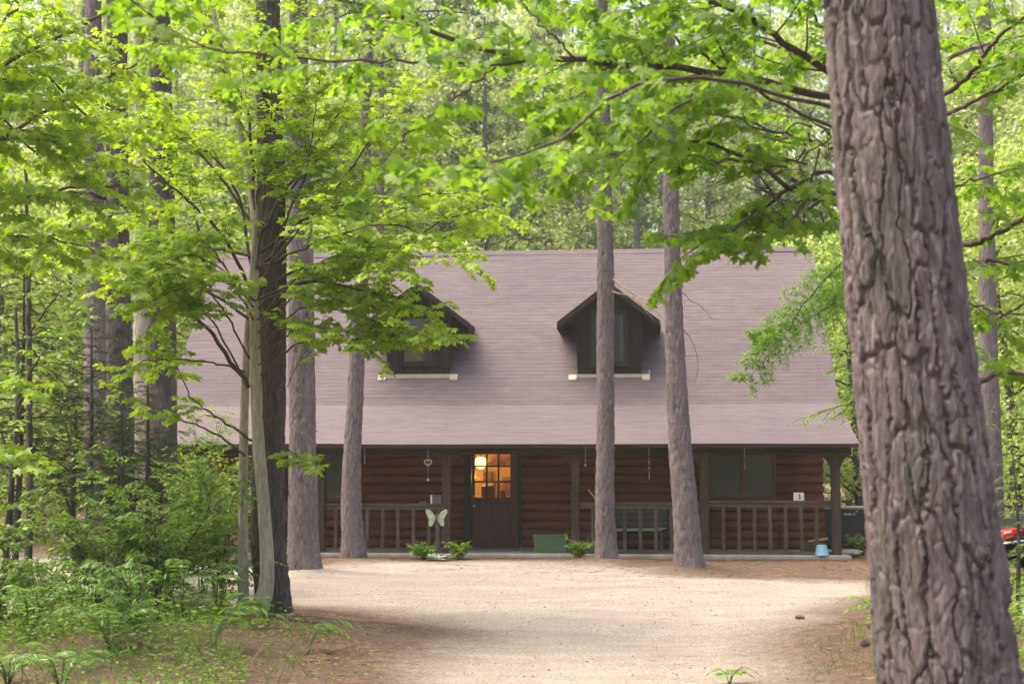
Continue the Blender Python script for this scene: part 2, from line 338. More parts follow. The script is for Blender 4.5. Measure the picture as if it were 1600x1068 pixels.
def soil(n, edge=None):
    v = coords(n); a = noise(n, v, 1.2, 5); b = noise(n, v, 9, 6, .75); c = noise(n, v, 38, 5, .8)
    lit = ramp(n, b, [(.3, (.05, .033, .023)), (.5, (.105, .07, .049)), (.72, (.185, .13, .095))])
    lit = mixc(n, .45, lit, ramp(n, c, [(.35, (.05, .03, .02)), (.65, (.36, .26, .18))]))
    if edge is None: col = mixc(n, .5, lit, ramp(n, a, [(.35, (.75, .72, .7)), (.65, (1.15, 1.12, 1.1))]), 'MULTIPLY')
    else:
        sand = ramp(n, a, [(.3, (.265, .222, .172)), (.5, (.345, .297, .233)), (.7, (.41, .362, .293))])
        st = noise(n, coords(n, (.22, 1.5, 1)), 2.2, 6, .7)
        sand = mixc(n, ramp(n, st, [(.42, 0.0), (.62, .65)]), sand, (.215, .152, .105))
        mo = noise(n, coords(n, (.6, 1.3, 1)), 5.5, 5, .7); sand = mixc(n, .6, sand, ramp(n, mo, [(.35, (.74, .71, .68)), (.62, (1.12, 1.11, 1.1))]), 'MULTIPLY')
        sand = mixc(n, .45, sand, ramp(n, c, [(.36, (.10, .08, .06)), (.64, (.76, .70, .61))]))
        sp = nd(n, 'ShaderNodeTexVoronoi', {'Vector': v, 'Scale': 34.0}).outputs[0]; pk = noise(n, v, 2.3, 3)
        sand = mixc(n, nd(n, 'ShaderNodeMath', {0: ramp(n, sp, [(.10, 1.0), (.22, 0.0)]), 1: ramp(n, pk, [(.45, .1), (.65, .9)])}, operation='MULTIPLY').outputs[0], sand, (.20, .15, .11))
        e = nd(n, 'ShaderNodeAttribute', attribute_name='edge').outputs['Fac']
        q = nd(n, 'ShaderNodeMath', {0: e, 1: nd(n, 'ShaderNodeMath', {0: b, 1: .9}, operation='MULTIPLY').outputs[0]}, operation='ADD').outputs[0]
        col = mixc(n, nd(n, 'ShaderNodeMapRange', {0: q, 1: .55, 2: 1.35}).outputs[0], lit, sand)
    h = nd(n, 'ShaderNodeMath', {0: b, 1: c}, operation='ADD').outputs[0]
    return col, bump(n, h, .8, .04)
m, n, o = new_mat('needle_litter_soil'); c, nb = soil(n); surf(n, o, c, .95, nb, .1); M['soil'] = m
m, n, o = new_mat('sandy_drive'); c, nb = soil(n, True); surf(n, o, c, .95, nb, .1); M['sand'] = m
XX, YY, GF = grid(gx, gy)
tag(np_mesh('ground', np.stack([XX, YY, hgt(XX, YY)], -1).reshape(-1, 3), GF, M['soil'], None, True), kind='structure')
poly = np.array([G(*p)[:2] for p in [(575, 1068), (640, 1022), (690, 985), (610, 962), (520, 950), (450, 946), (330, 940), (150, 915), (-60, 890), (-60, 862), (150, 862), (330, 880), (480, 882), (600, 877), (800, 872), (960, 880), (1100, 900), (1250, 903), (1400, 905), (1420, 925), (1340, 940), (1290, 960), (1262, 990), (1255, 1030), (1260, 1068)]])
poly = np.vstack([[poly[0][0] - .3, 6.2], poly, [poly[-1][0] + .1, 6.2]])
def sdist(x, y):
    best = np.full(x.shape, 99.0); ins = np.zeros(x.shape, bool); k = len(poly)
    for i in range(k):
        a, b = poly[i], poly[(i + 1) % k]; ab = b - a; t = np.clip(((x - a[0]) * ab[0] + (y - a[1]) * ab[1]) / (ab @ ab), 0, 1)
        best = np.minimum(best, np.hypot(x - a[0] - t * ab[0], y - a[1] - t * ab[1]))
        c = ((a[1] > y) != (b[1] > y)) & (x < (b[0] - a[0]) * (y - a[1]) / (b[1] - a[1] + 1e-12) + a[0]); ins ^= c
    return np.where(ins, best, -best)
dx_ = gx[(gx >= -16) & (gx <= 16)]; dy_ = gy[(gy >= 6) & (gy <= 34)]
DX, DY, DF = grid(dx_, dy_); sd = sdist(DX, DY) + .25 * vnoise(DX * .9, DY * .9, 4)
keep = (sd.ravel()[DF] > -.45).all(axis=1)
used = np.unique(DF[keep]); mp = np.full(DX.size, -1); mp[used] = np.arange(len(used))
dv = np.stack([DX, DY, hgt(DX, DY) + .005], -1).reshape(-1, 3)[used]
drive = tag(np_mesh('driveway', dv, mp[DF[keep]], M['sand'], None, True), kind='structure')
at = drive.data.attributes.new('edge', 'FLOAT', 'POINT'); at.data.foreach_set('value', np.clip(sd.ravel()[used] * .9 + .25, 0, 1).astype(np.float32))

# ------------------------------------------------------------------ cabin materials
def wood_mat(name, a, b, c, along=(.12, 1, 1), sc=14, rough=.75, bmp=.3):
    m, n, o = new_mat(name); v = coords(n, along); f = noise(n, v, sc, 5, .65); g = noise(n, coords(n), 1.3, 3)
    col = ramp(n, f, [(.28, a), (.5, b), (.75, c)]); col = mixc(n, .45, col, ramp(n, g, [(.35, (.7, .7, .7)), (.65, (1.2, 1.2, 1.2))]), 'MULTIPLY')
    surf(n, o, col, rough, bump(n, f, bmp, .01), .25); return m
M['log'] = wood_mat('stained_log', (.14, .042, .022), (.195, .064, .034), (.26, .098, .052), (.03, 1, 1), 40, .7, .1)
M['post'] = wood_mat('weathered_post', (.035, .023, .016), (.06, .042, .03), (.095, .07, .05), (1, 1, .12))
M['rail'] = wood_mat('weathered_rail', (.06, .045, .033), (.10, .077, .056), (.15, .12, .09), (.15, 1, 1))
M['baluster'] = wood_mat('weathered_baluster', (.05, .037, .028), (.085, .066, .05), (.13, .105, .08), (1, 1, .15))
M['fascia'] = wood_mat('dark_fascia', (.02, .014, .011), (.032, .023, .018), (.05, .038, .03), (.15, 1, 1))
M['dormer'] = wood_mat('dormer_board', (.011, .008, .006), (.021, .014, .010), (.038, .026, .019), (1.4, 1, .1), 10)
M['door'] = wood_mat('door_paint', (.065, .03, .026), (.09, .042, .036), (.115, .056, .048), (1, 1, .2), 8, .5, .1)
M['dframe'] = plain('dark_green_frame', (.016, .02, .015), .6, .3, 9)
M['flash'] = plain('pale_flashing', (.46, .40, .31), .6, .12, 5)
M['concrete'] = plain('porch_concrete', (.36, .33, .28), .9, .25, 3, bmp=.3)
M['brass'] = plain('brass', (.5, .38, .2), .35, .2, 8, 1.0)
M['steel'] = plain('chime_metal', (.7, .7, .68), .3, .1, 8, 1.0)
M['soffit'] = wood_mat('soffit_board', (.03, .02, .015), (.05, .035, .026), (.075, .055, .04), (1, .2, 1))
m, n, o = new_mat('roof_shingle'); v = coords(n, (.35, 1, 1)); f = noise(n, v, 7, 6, .7); g = noise(n, coords(n, (.5, 1, 1)), .5, 4); k = noise(n, coords(n, (.06, 3.0, 3.0)), 5, 4, .8); fine = noise(n, coords(n), 120, 3)
col = ramp(n, f, [(.3, (.10, .082, .089)), (.5, (.124, .102, .109)), (.72, (.15, .126, .13))])
col = mixc(n, .6, col, ramp(n, g, [(.35, (.86, .86, .9)), (.65, (1.10, 1.07, 1.03))]), 'MULTIPLY')
col = mixc(n, .5, col, ramp(n, k, [(.32, (.74, .73, .75)), (.55, (1.06, 1.05, 1.05))]), 'MULTIPLY'); col = mixc(n, .25, col, ramp(n, fine, [(.3, (.6, .6, .6)), (.7, (1.3, 1.3, 1.3))]), 'MULTIPLY')
surf(n, o, col, .9, bump(n, fine, .25, .01), .2); M['shingle'] = m
def glass_mat(name, tint, trans, rough=.03):
    m, n, o = new_mat(name); t = nd(n, 'ShaderNodeBsdfTransparent', {0: c4(tint)}); d = nd(n, 'ShaderNodeBsdfPrincipled', {'Base Color': c4((.02, .028, .026)), 'Roughness': .3})
    g = nd(n, 'ShaderNodeBsdfGlossy', {'Roughness': rough, 'Color': (.9, .95, .95, 1)}); fr = nd(n, 'ShaderNodeFresnel', {0: 1.5})
    a = nd(n, 'ShaderNodeMixShader', {0: trans, 1: d.outputs[0], 2: t.outputs[0]}); q = nd(n, 'ShaderNodeMath', {0: fr.outputs[0], 1: 1.3}, operation='MULTIPLY').outputs[0]
    b = nd(n, 'ShaderNodeMixShader', {0: q, 1: a.outputs[0], 2: g.outputs[0]}); n.links.new(b.outputs[0], o.inputs[0]); return m
M['glass'] = glass_mat('window_glass', (.6, .65, .6), .15); M['glass_clear'] = glass_mat('door_glass', (.95, .93, .85), .97)
M['screen'] = glass_mat('screened_glass', (.2, .25, .2), .25, .05)
M['blind'] = plain('window_blind', (.13, .11, .12), .7, .1, 6, stretch=(.2, 1, 6))

# ------------------------------------------------------------------ cabin
cabin = thing('log_cabin', 'dark brown log cabin with a grey shingled roof, two dormers and an open front porch', 'cabin', CAB, YAW)
WV, PF = 2.0, .05                                           # front wall depth behind the posts; porch floor level
EV = -.5
w_e = CP(900, 693, EV)[1]; w_b = CP(900, 632, WV)[1]; w_r = CP(900, 392, 6.0)[1]; RV = 6.0
uL = CP(188, 695, EV)[0]; uR = CP(1342, 692, EV)[0]; wL, wR = uL + .55, CP(1312, 690, 0)[0] + .02
slope = (w_r - w_b) / (RV - WV)
def roof_w(v): return w_e + (w_b - w_e) * (v - EV) / (WV - EV) if v < WV else w_b + slope * (v - WV)
def roof_mesh():
    b = MB(); prof = []
    def course(v0, w0, v1, w1, exp, th):
        L = math.hypot(v1 - v0, w1 - w0); k = max(1, round(L / exp)); nx, nw = -(w1 - w0) / L, (v1 - v0) / L
        for i in range(k):
            a, c = i / k, (i + 1) / k
            prof.append((v0 + (v1 - v0) * a + nx * th, w0 + (w1 - w0) * a + nw * th)); prof.append((v0 + (v1 - v0) * c + nx * .001, w0 + (w1 - w0) * c + nw * .001))
    course(EV, w_e, WV, w_b, .16, .003); course(WV, w_b, RV, w_r, .125, .0036)
    back = [(2 * RV - WV, w_b), (2 * RV - WV, w_b - .1), (RV, w_r - .14), (WV + .05, w_b - .12), (EV, w_e - .06)]
    nst = 60; us = np.linspace(uL, uR, nst); top = prof; V = []; Fs = []
    rng = np.random.RandomState(3); k = len(top)
    for u in us:
        for (v, ww) in top: V.append((u, v, ww + .012 * vnoise(np.array(u * .5), np.array(v * .7), 3) ))
    for i in range(nst - 1):
        for j in range(k - 1): a = i * k + j; Fs.append((a, a + k, a + k + 1, a + 1))
    b.add(V, Fs)
    b.prism_x([(RV, w_r + .012), (2 * RV - WV + .4, w_b - .3), (2 * RV - WV + .4, w_b - .4), (RV, w_r - .1)], uL, uR)       # back slope
    for u, s in ((uL, 1), (uR, -1)):                                                                                      # closed rake edges
        pr = [(EV, w_e), (WV, w_b), (RV, w_r), (RV, w_r - .12), (WV + .03, w_b - .12), (EV, w_e - .07)]
        b.prism_x(pr, u - .004 * s, u + .06 * s)
    return b
roof = roof_mesh().build('roof', M['shingle'], cabin)
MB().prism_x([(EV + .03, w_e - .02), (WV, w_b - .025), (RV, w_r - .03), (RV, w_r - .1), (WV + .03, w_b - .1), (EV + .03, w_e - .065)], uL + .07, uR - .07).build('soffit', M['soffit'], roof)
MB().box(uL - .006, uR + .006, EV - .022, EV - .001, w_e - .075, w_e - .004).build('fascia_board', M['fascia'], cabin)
MB().prism_x([(RV - .12, w_r - .12 * slope + .022), (RV, w_r + .03), (RV + .12, w_r - .12 * slope + .022), (RV, w_r - .02)][::-1], uL, uR).build('ridge_cap', M['shingle'], roof)
# walls
def logs(b, u0, u1, z0, z1, v=WV, pitch=.19):
    k = int(math.ceil((2.9 - PF) / pitch))
    for i in range(k):
        a, c = PF + i * pitch, PF + (i + 1) * pitch; a2, c2 = max(a, z0), min(c, z1)
        if c2 - a2 < .01: continue
        pr = [(v + .06, a2), (v + .06, c2)]; zs = (a + c) / 2 - (pitch / 2) * np.cos(np.linspace(math.pi, 0, 13)); zs = np.clip(zs, a2, c2); zs = np.unique(zs)[::-1]
        for z in zs: t = (z - (a + c) / 2) / (pitch / 2); pr.append((v - .098 * math.sqrt(max(0, 1 - t * t)) + .012, z))
        b.prism_x(pr[::-1], u0, u1)
dl, dr_ = CP(737, 800, WV)[0], CP(810, 800, WV)[0]; dt = CP(773, 700, WV)[1]; db = PF + .02
fl, fr_ = CP(726, 800, WV)[0], CP(816, 800, WV)[0]
w2l, w2r = CP(1106, 740, WV)[0], CP(1212, 740, WV)[0]; w2b, w2t = CP(1150, 781, WV)[1], CP(1150, 697, WV)[1]
w1l, w1r = CP(506, 740, WV)[0], CP(541, 740, WV)[0]; w1b, w1t = CP(520, 784, WV)[1], CP(520, 702, WV)[1]
HT = 2.9; b = MB(); edges = [wL, w1l, w1r, fl, fr_, w2l, w2r, wR - .1]
for u0, u1 in ((wL, w1l), (w1r, fl), (fr_, w2l), (w2r, wR - .1)): logs(b, u0, u1, PF, HT)
logs(b, w1l, w1r, PF, w1b); logs(b, w1l, w1r, w1t, HT); logs(b, fl, fr_, dt + .1, HT); logs(b, w2l, w2r, PF, w2b); logs(b, w2l, w2r, w2t, HT)
b.build('log_wall', M['log'], cabin, True)
for u in (wL + .0, wR - .22):
    b = MB()
    for i in range(15): b.tube([(u + .06, WV + .08, PF + .095 + i * .19), (u + .06, 9.9, PF + .095 + i * .19)], [.1, .1], 12)
    b.build('end_wall', M['log'], cabin, True)
for u in (wL + .04, wR - .2): MB().prism_x([(WV + .1, 2.75), (9.9, 2.75), (RV + (RV - WV) * .97, w_b - .1), (RV, w_r - .16), (WV + .1, w_b - .15)], u, u + .06).build('gable', M['dormer'], cabin)
MB().box(wL, wR - .1, 9.9, 10.0, 0, w_b - .4).build('back_wall', M['log'], cabin)
MB().box(uL + .3, wR + .12, -.32, WV - .07, -.25, PF).build('porch_floor', M['concrete'], cabin, False, .02)
# posts, knee braces, beam
pu = [CP(x, 790, 0)[0] for x in (306, 502, 698, 898.5, 1101, 1306)]
beam_b = w_e - .07 - .02
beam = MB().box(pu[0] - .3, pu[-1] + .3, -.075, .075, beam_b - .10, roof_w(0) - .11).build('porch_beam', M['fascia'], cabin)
for i, u in enumerate(pu):
    hw = .082
    p = MB().box(u - hw, u + hw, -.083, .083, PF - .03, beam_b - .102).build('post', M['post'], cabin, False, .01)
    for sg in (-1, 1):
        if (i == 0 and sg < 0): continue
        arc = [(u + sg * (hw + .30 * (1 - math.cos(a))), beam_b - .103 - .36 * (1 - math.sin(a))) for a in np.linspace(0, math.pi / 2, 9)]
        arc = [(x, z) for x, z in arc] ; pl = arc + [(u + sg * (hw + .30), beam_b - .103), (u + sg * hw, beam_b - .103)]
        pl = pl[:9] + [(u + sg * (hw + .002), beam_b - .104)]
        if sg > 0: pl = pl[::-1]
        MB().prism(pl, -.055, .055).build('knee_brace', M['post'], p)
# railings
def railing(u0, u1, px_list, top_py, bot_py, pxm):
    wt = CP(pxm, top_py, 0)[1]; wb_ = CP(pxm, bot_py, 0)[1]
    r = MB().box(u0, u1, -.055, .055, wt - .05, wt).box(u0, u1, -.028, .028, wt - .125, wt - .052).build('railing', M['rail'], cabin, False, .006)
    MB().box(u0, u1, -.035, .035, wb_ - .055, wb_).build('bottom_rail', M['rail'], r, False, .006)
    for px in px_list:
        u = CP(px, 820, 0)[0]; MB().box(u - .036, u + .036, -.026, .026, wb_ + .001, wt - .126).build('baluster', M['baluster'], r, False, .005)
    return wt
h_ = .084
railing(pu[0] + h_, pu[1] - h_, [330, 354, 379, 403, 428, 452, 476], 786.5, 858, 400)
rt1 = railing(pu[1] + h_, pu[2] - h_, [525, 549.5, 574, 598, 622, 646, 670, 685], 786, 858, 600)
rt2 = railing(pu[3] + h_, pu[4] - h_, [926, 951, 976, 1000.5, 1025, 1049, 1073], 784, 860, 1000)
rt3 = railing(pu[4] + h_, pu[5] - h_, [1130, 1154.5, 1179, 1203, 1227.5, 1252, 1276], 781.5, 861, 1200)
# door with nine panes, room with a lamp behind it
f = MB()
f.box(fl, dl - .004, WV - .1, WV + .05, db, dt + .1).box(dr_ + .004, fr_, WV - .1, WV + .05, db, dt + .1).box(dl - .004, dr_ + .004, WV - .1, WV + .05, dt + .004, dt + .1)
f.build('door_frame', M['dframe'], cabin)
MB().box(dl - .02, dr_ + .02, WV - .13, WV + .05, PF - .005, db - .002).build('threshold', M['rail'], cabin)
gl, gr = CP(742.5, 740, WV)[0], CP(797.5, 740, WV)[0]; gb, gt = CP(770, 776.5, WV)[1], CP(770, 703.5, WV)[1]
d = MB().box(dl, gl, WV - .05, WV, db, dt).box(gr, dr_, WV - .05, WV, db, dt).box(gl, gr, WV - .05, WV, gt, dt).box(gl, gr, WV - .05, WV, db, gb)
pm = (gr - gl)
d.box(gl + .02, gl + pm / 2 - .03, WV - .062, WV - .051, db + .16, gb - .1).box(gl + pm / 2 + .03, gr - .02, WV - .062, WV - .051, db + .16, gb - .1)
door = d.build('door', M['door'], cabin, False, .004)
mt = MB()
for i in (1, 2):
    u = gl + pm * i / 3; mt.box(u - .018, u + .018, WV - .046, WV - .008, gb, gt); z = gb + (gt - gb) * i / 3
    for k in range(3): mt.box(gl + pm * k / 3 + (.0185 if k else 0), gl + pm * (k + 1) / 3 - (.0185 if k < 2 else 0), WV - .044, WV - .01, z - .018, z + .018)
mt.build('glazing_bar', M['fascia'], door)
MB().box(gl, gr, WV - .03, WV - .024, gb, gt).build('pane', M['glass_clear'], door)
ku, kz = CP(740.5, 790, WV - .1); kn = MB(); kn.tube([(ku, WV - .052, kz), (ku, WV - .11, kz)], [.014, .014], 10)
kn.tube([(ku, WV - .10, kz), (ku, WV - .112, kz), (ku, WV - .135, kz), (ku, WV - .15, kz)], [.016, .034, .034, .012], 14); kn.build('door_knob', M['brass'], door, True)
MB().tube([(ku, WV - .052, kz + .2), (ku, WV - .07, kz + .2)], [.028, .026], 14).build('deadbolt', M['brass'], door, True)
# room seen through the panes
M['room'] = plain('room_plaster', (.62, .42, .20), .9, .12, 2); M['room_dark'] = plain('room_furniture', (.10, .05, .03), .6, .3, 6)
b = MB(); b.box(dl - .9, dr_ + 1.4, WV + 2.4, WV + 2.45, 0, 2.6).box(dl - .95, dl - .9, WV + .1, WV + 2.45, 0, 2.6).box(dr_ + 1.4, dr_ + 1.45, WV + .1, WV + 2.45, 0, 2.6).box(dl - .9, dr_ + 1.4, WV + .1, WV + 2.4, 2.6, 2.65).box(dl - .9, dr_ + 1.4, WV + .1, WV + 2.4, -.02, .04)
b.build('hall_room', M['room'], cabin)
m, n, o = new_mat('lamp_glow'); e = nd(n, 'ShaderNodeEmission', {0: (1.0, .52, .13, 1), 1: 3.2}); n.links.new(e.outputs[0], o.inputs[0]); M['glow'] = m
lu, lz = CP(751, 722, WV + 1.0)
lp = MB().lathe([(.03, lz - .14), (.10, lz - .10), (.135, lz), (.11, lz + .08), (.05, lz + .12)], lu, WV + 1.0, 20).build('lamp_shade', M['glow'], cabin, True)
MB().tube([(lu, WV + 1.0, lz + .12), (lu, WV + 1.0, 2.6)], [.012, .012], 6).build('lamp_stem', M['fascia'], lp)
ld = bpy.data.lights.new('lamp_light', 'POINT'); ld.energy = 24; ld.color = (1.0, .55, .18); ld.shadow_soft_size = .12
lo = bpy.data.objects.new('lamp_light', ld); C.objects.link(lo); lo.parent = cabin; lo.location = (lu, WV + .95, lz - .28)
b = MB(); cu, cz = CP(764, 752, WV + 1.5); b.box(cu - .16, cu + .12, WV + 1.5, WV + 1.7, .04, cz + .02); b.box(cu + .28, cu + .5, WV + 1.6, WV + 1.9, .04, cz + .1)
u2, z2 = CP(770, 720, WV + 1.9); b.box(u2 - .1, u2 + .25, WV + 1.9, WV + 2.2, z2 - .12, z2 - .02); ua, za = CP(752, 758, WV + .8); ub, _ = CP(772, 758, WV + .8); b.box(ua, ub, WV + .8, WV + .95, .04, za); uc, zc = CP(782, 766, WV + .9); b.box(uc, uc + .1, WV + .9, WV + 1.0, .04, zc); ud, zd = CP(765, 737, WV + 2.0); b.box(ud - .15, ud + .05, WV + 2.0, WV + 2.2, zd - .3, zd); b.build('cupboard', M['room_dark'], cabin, False, .02)
# windows on the porch wall
def window(u0, u1, z0, z1, n_, glass):
    t = .055; b = MB().box(u0, u0 + t, WV - .075, WV + .03, z0, z1).box(u1 - t, u1, WV - .075, WV + .03, z0, z1).box(u0 + t, u1 - t, WV - .075, WV + .03, z0, z0 + t).box(u0 + t, u1 - t, WV - .075, WV + .03, z1 - t, z1)
    for i in range(1, n_):
        u = u0 + (u1 - u0) * i / n_; b.box(u - .03, u + .03, WV - .07, WV + .03, z0 + t, z1 - t)
    fo = b.build('window', M['log'], cabin, False, .004)
    MB().box(u0 - .05, u1 + .05, WV - .12, WV - .076, z0 - .045, z0).build('sill', M['log'], fo)
    for i in range(n_):
        a, c = u0 + (u1 - u0) * i / n_ + .031 * (i > 0) + t * (i == 0), u0 + (u1 - u0) * (i + 1) / n_ - .031 * (i < n_ - 1) - t * (i == n_ - 1)
        MB().box(a, c, WV - .02, WV - .014, z0 + t, z1 - t).build('pane', glass, fo)
window(w2l, w2r, w2b, w2t, 2, M['screen']); window(w1l, w1r, w1b, w1t, 1, M['screen'])
# dormers
def dormer(pxc, shade):
    # front wall meets the main roof at pixel row 586
    v = WV
    while v < RV:
        if roof_w(v) >= CP(pxc, 586, v)[1]: break
        v += .005
    fv = v; u0, _ = CP(pxc, 586, fv); wb_ = roof_w(fv); we = CP(pxc, 489, fv)[1]; hb, ht = .68, .735; s = .78
    wp = we + ht * s
    vb = WV + (wp - w_b) / slope + .2
    b = MB(); pl = [(u0 - hb, wb_ - .02), (u0 + hb, wb_ - .02), (u0 + ht, we), (u0, wp), (u0 - ht, we)]; b.prism(pl, fv, vb)
    body = b.build('dormer', M['dormer'], cabin)
    bt = MB()                                                     # upright battens
    for i in range(-4, 5):
        if abs(i) < 2: continue
        x = i * .155; bt.box(u0 + x - .018, u0 + x + .018, fv - .016, fv - .001, wb_, we + (ht - abs(x)) * s - .07)
    bt.build('batten', M['dormer'], body)
    ov, th, fo = 1.08, .035, .34
    # slabs: underside on the wall top line
    r = MB()
    for sg in (-1, 1):
        pl = [(u0, wp + .0), (u0 + sg * ov, wp - ov * s), (u0 + sg * ov, wp - ov * s + th * 1.2), (u0, wp + th * 1.2)]
        if sg > 0: pl = pl[::-1]
        r.prism(pl, fv - fo, vb + .1)
    r.build('dormer_roof', M['shingle'], body)
    rb = MB()
    for sg in (-1, 1):
        pl = [(u0, wp - .075), (u0 + sg * ov, wp - ov * s - .06), (u0 + sg * (ov + .02), wp - ov * s + th * 1.2 + .012), (u0, wp + th * 1.2 + .02)]
        if sg > 0: pl = pl[::-1]
        rb.prism(pl, fv - fo - .03, fv - fo - .002)
        pe = [(u0 + sg * (ov + .002), wp - ov * s - .08), (u0 + sg * (ov + .025), wp - ov * s - .09), (u0 + sg * (ov + .025), wp - ov * s + .06), (u0 + sg * (ov + .002), wp - ov * s + .07)]
        if sg > 0: pass
        else: pe = pe[::-1]
        rb.prism(pe, fv - fo, vb - .6)
    rb.build('rake_board', M['fascia'], body)
    x0, x1, z0, z1 = u0 - .40, u0 + .40, CP(pxc, 571, fv)[1], CP(pxc, 484, fv)[1]
    if shade: z1 -= .1
    t = .1; y0, y1 = fv - .05, fv - .002
    wf = MB().box(x0, x0 + t, y0, y1, z0, z1).box(x1 - t, x1, y0, y1, z0, z1).box(x0 + t, x1 - t, y0, y1, z0, z0 + t).box(x0 + t, x1 - t, y0, y1, z1 - t, z1).box(x0 - .03, x1 + .03, fv - .085, fv - .052, z0 - .03, z0 + .02)
    wf.build('window_frame', M['dframe'] if not shade else M['dormer'], body, False, .004)
    if shade: MB().box(x0 + t, x1 - t, fv - .02, fv - .012, z0 + t, z1 - t).build('blind', M['blind'], body)
    MB().box(x0 + t, x1 - t, fv - .034, fv - .028, z0 + t, z1 - t).build('pane', M['glass_clear'] if shade else M['glass'], body)
    zz = roof_w(fv - .1)
    fl_ = MB().box(u0 - hb - .02, u0 + hb + .02, fv - .06, fv - .002, wb_ - .12, wb_ + .02)
    nrm = .03
    fl_.prism_x([(fv - .14, roof_w(fv - .14) + .012), (fv - .03, roof_w(fv - .03) + .012), (fv - .03, roof_w(fv - .03) + .045), (fv - .14, roof_w(fv - .14) + .045)], u0 - .87, u0 - hb - .021)
    fl_.prism_x([(fv - .14, roof_w(fv - .14) + .012), (fv - .03, roof_w(fv - .03) + .012), (fv - .03, roof_w(fv - .03) + .045), (fv - .14, roof_w(fv - .14) + .045)], u0 + hb + .021, u0 + .87)
    if not shade: fl_.box(u0 + .845, u0 + .872, fv - .03, fv - .01, roof_w(fv - .03), roof_w(fv - .03) + .14)
    fl_.build('flashing', M['flash'], body)
dormer(653.5, True); dormer(952, False)

# ------------------------------------------------------------------ pine trunks around the yard
def line_px(pts, Y, base=None):
    q = [P(x, y, Y) for x, y in pts]
    if base is not None: q[0] = np.array(base)
    return np.array(q)
def needle_crown(rng, H0, H1, spread, n, tuft=16, ln=.16):
    """whorled limbs with needle tufts between heights H0 and H1, in tree coordinates"""
    Wd = Wood(rng); pos, dr = [], []
    for i in range(n):
        f = (i + rng.rand()) / n; z = H0 + (H1 - H0) * f; a = i * 2.4 + rng.normal(0, .3); L = spread * (1 - f) ** .75 * rng.uniform(.6, 1.15) + .3
        d = np.array([math.cos(a), math.sin(a), .15]); q = curve([(0, 0, z), d * L * .5 + [0, 0, z + .05 * L], d * L + [0, 0, z + .12 * L * (f - .3)]], 8)
        Wd.tube(q, np.linspace(.035 * (1.1 - f), .008, 8), 5); sd = np.array([-d[1], d[0], 0])
        for k in range(int(6 + L * 7)):
            t = rng.uniform(.2, 1); j = q[min(7, int(t * 8))]; off = sd * rng.normal(0, .3 * L * (1.15 - t)) + np.array([0, 0, rng.normal(.05, .1)]) + d * rng.normal(0, .1); p = j + off
            for _ in range(tuft): v = unit(rng.normal(0, 1, 3) + [d[0] * .8, d[1] * .8, .5]); pos.append(p + v * .02); dr.append(v)
    return Wd, pos, dr
def add_needles(name, pos, dr, ln, width, mat, root, rng):
    tpl = (T_NEEDLE[0] * np.array([width, 1, 1]), T_NEEDLE[1]); pos = np.array(pos)
    return leaf_obj(name, tpl, (pos, np.array(dr), rng.normal(0, 1, pos.shape), rng.uniform(.7, 1.3, len(pos)) * ln), mat, root, rng)
_pc = {}
def pine_crown(root, dx, dy, H0, rng):
    """a needle crown (mesh shared between the tall pines)"""
    if not _pc:
        Wd, pos, dr = needle_crown(np.random.RandomState(77), 0, 7, 2.6, 34)
        _pc['o'] = add_needles('crown', pos, dr, .22, 1.2, M['pine_needle'], root, np.random.RandomState(5)); Wd.limb_obj('limb', M['twig'], _pc['o']); o = _pc['o']
    else:
        o = copy_tree(_pc['o'], root)
    o.location = (dx, dy, H0); o.rotation_euler = (0, 0, rng.uniform(0, 6)); return o
def pine(label, px, Y, base, rad, mat, top_h=13.0, seg=56, amp=.011, cell=(.075, .16), flare=.3, seed=1, ds=.045, dead=(), crown=True):
    base = np.array(base); z0 = hgt(base[0], base[1]); base[2] = z0 - .06
    root = thing('pine_tree', label, 'tree', base, 0, None)
    pts = line_px(px, Y, base); d = unit(pts[-1] - pts[-2]); ext = pts[-1] + d * max(1.0, (top_h - pts[-1][2])) 
    pts = np.vstack([pts, (pts[-1] + ext) / 2, ext]); n = len(pts); rad = list(rad) + [rad[-1] * .8, rad[-1] * .35]
    vis = (P(800, -40, Y)[2] + 1)
    o, q, r = trunk_obj('trunk', to_local(root, pts), rad, mat, root, seg, ds, amp, cell, flare, seed, top=vis)
    rng = np.random.RandomState(seed)
    for k, br in enumerate(dead):
        W = Wood(rng); qq = curve(to_local(root, [P(x, y, Y + dy) for x, y, dy in br[0]]), 14, .008, rng); W.tube(qq, np.linspace(br[1], br[1] * .25, 14), 6)
        for t in range(br[2]):
            j = rng.randint(4, 13); e = qq[j] + rng.normal(0, .16, 3) + (qq[13] - qq[j]) * .5; W.tube(curve([qq[j], (qq[j] + e) / 2 + rng.normal(0, .03, 3), e], 6), np.linspace(br[1] * .4, .002, 6), 4)
        W.limb_obj('dead_branch', M['twig_dead'] if br[3] else M['twig'], root)
    sb = Wood(rng)                                                   # broken stubs
    for k in range(14):
        i = rng.randint(int(len(q) * .05), int(len(q) * .75)); a = rng.uniform(0, 6.28); dd = np.array([math.cos(a), math.sin(a), rng.uniform(-.2, .4)]); rr = r[i] * .9
        sb.tube([q[i] + dd * rr, q[i] + dd * (rr + rng.uniform(.03, .10))], [rng.uniform(.010, .02), .006], 6)
    merge_wood(o, sb)
    if crown: tp = to_local(root, pts)[-1]; pine_crown(root, tp[0], tp[1], top_h - base[2] - 4.5, rng)
    return root
pm_ = lambda w_px, Y: w_px * Y / F_PX / 2
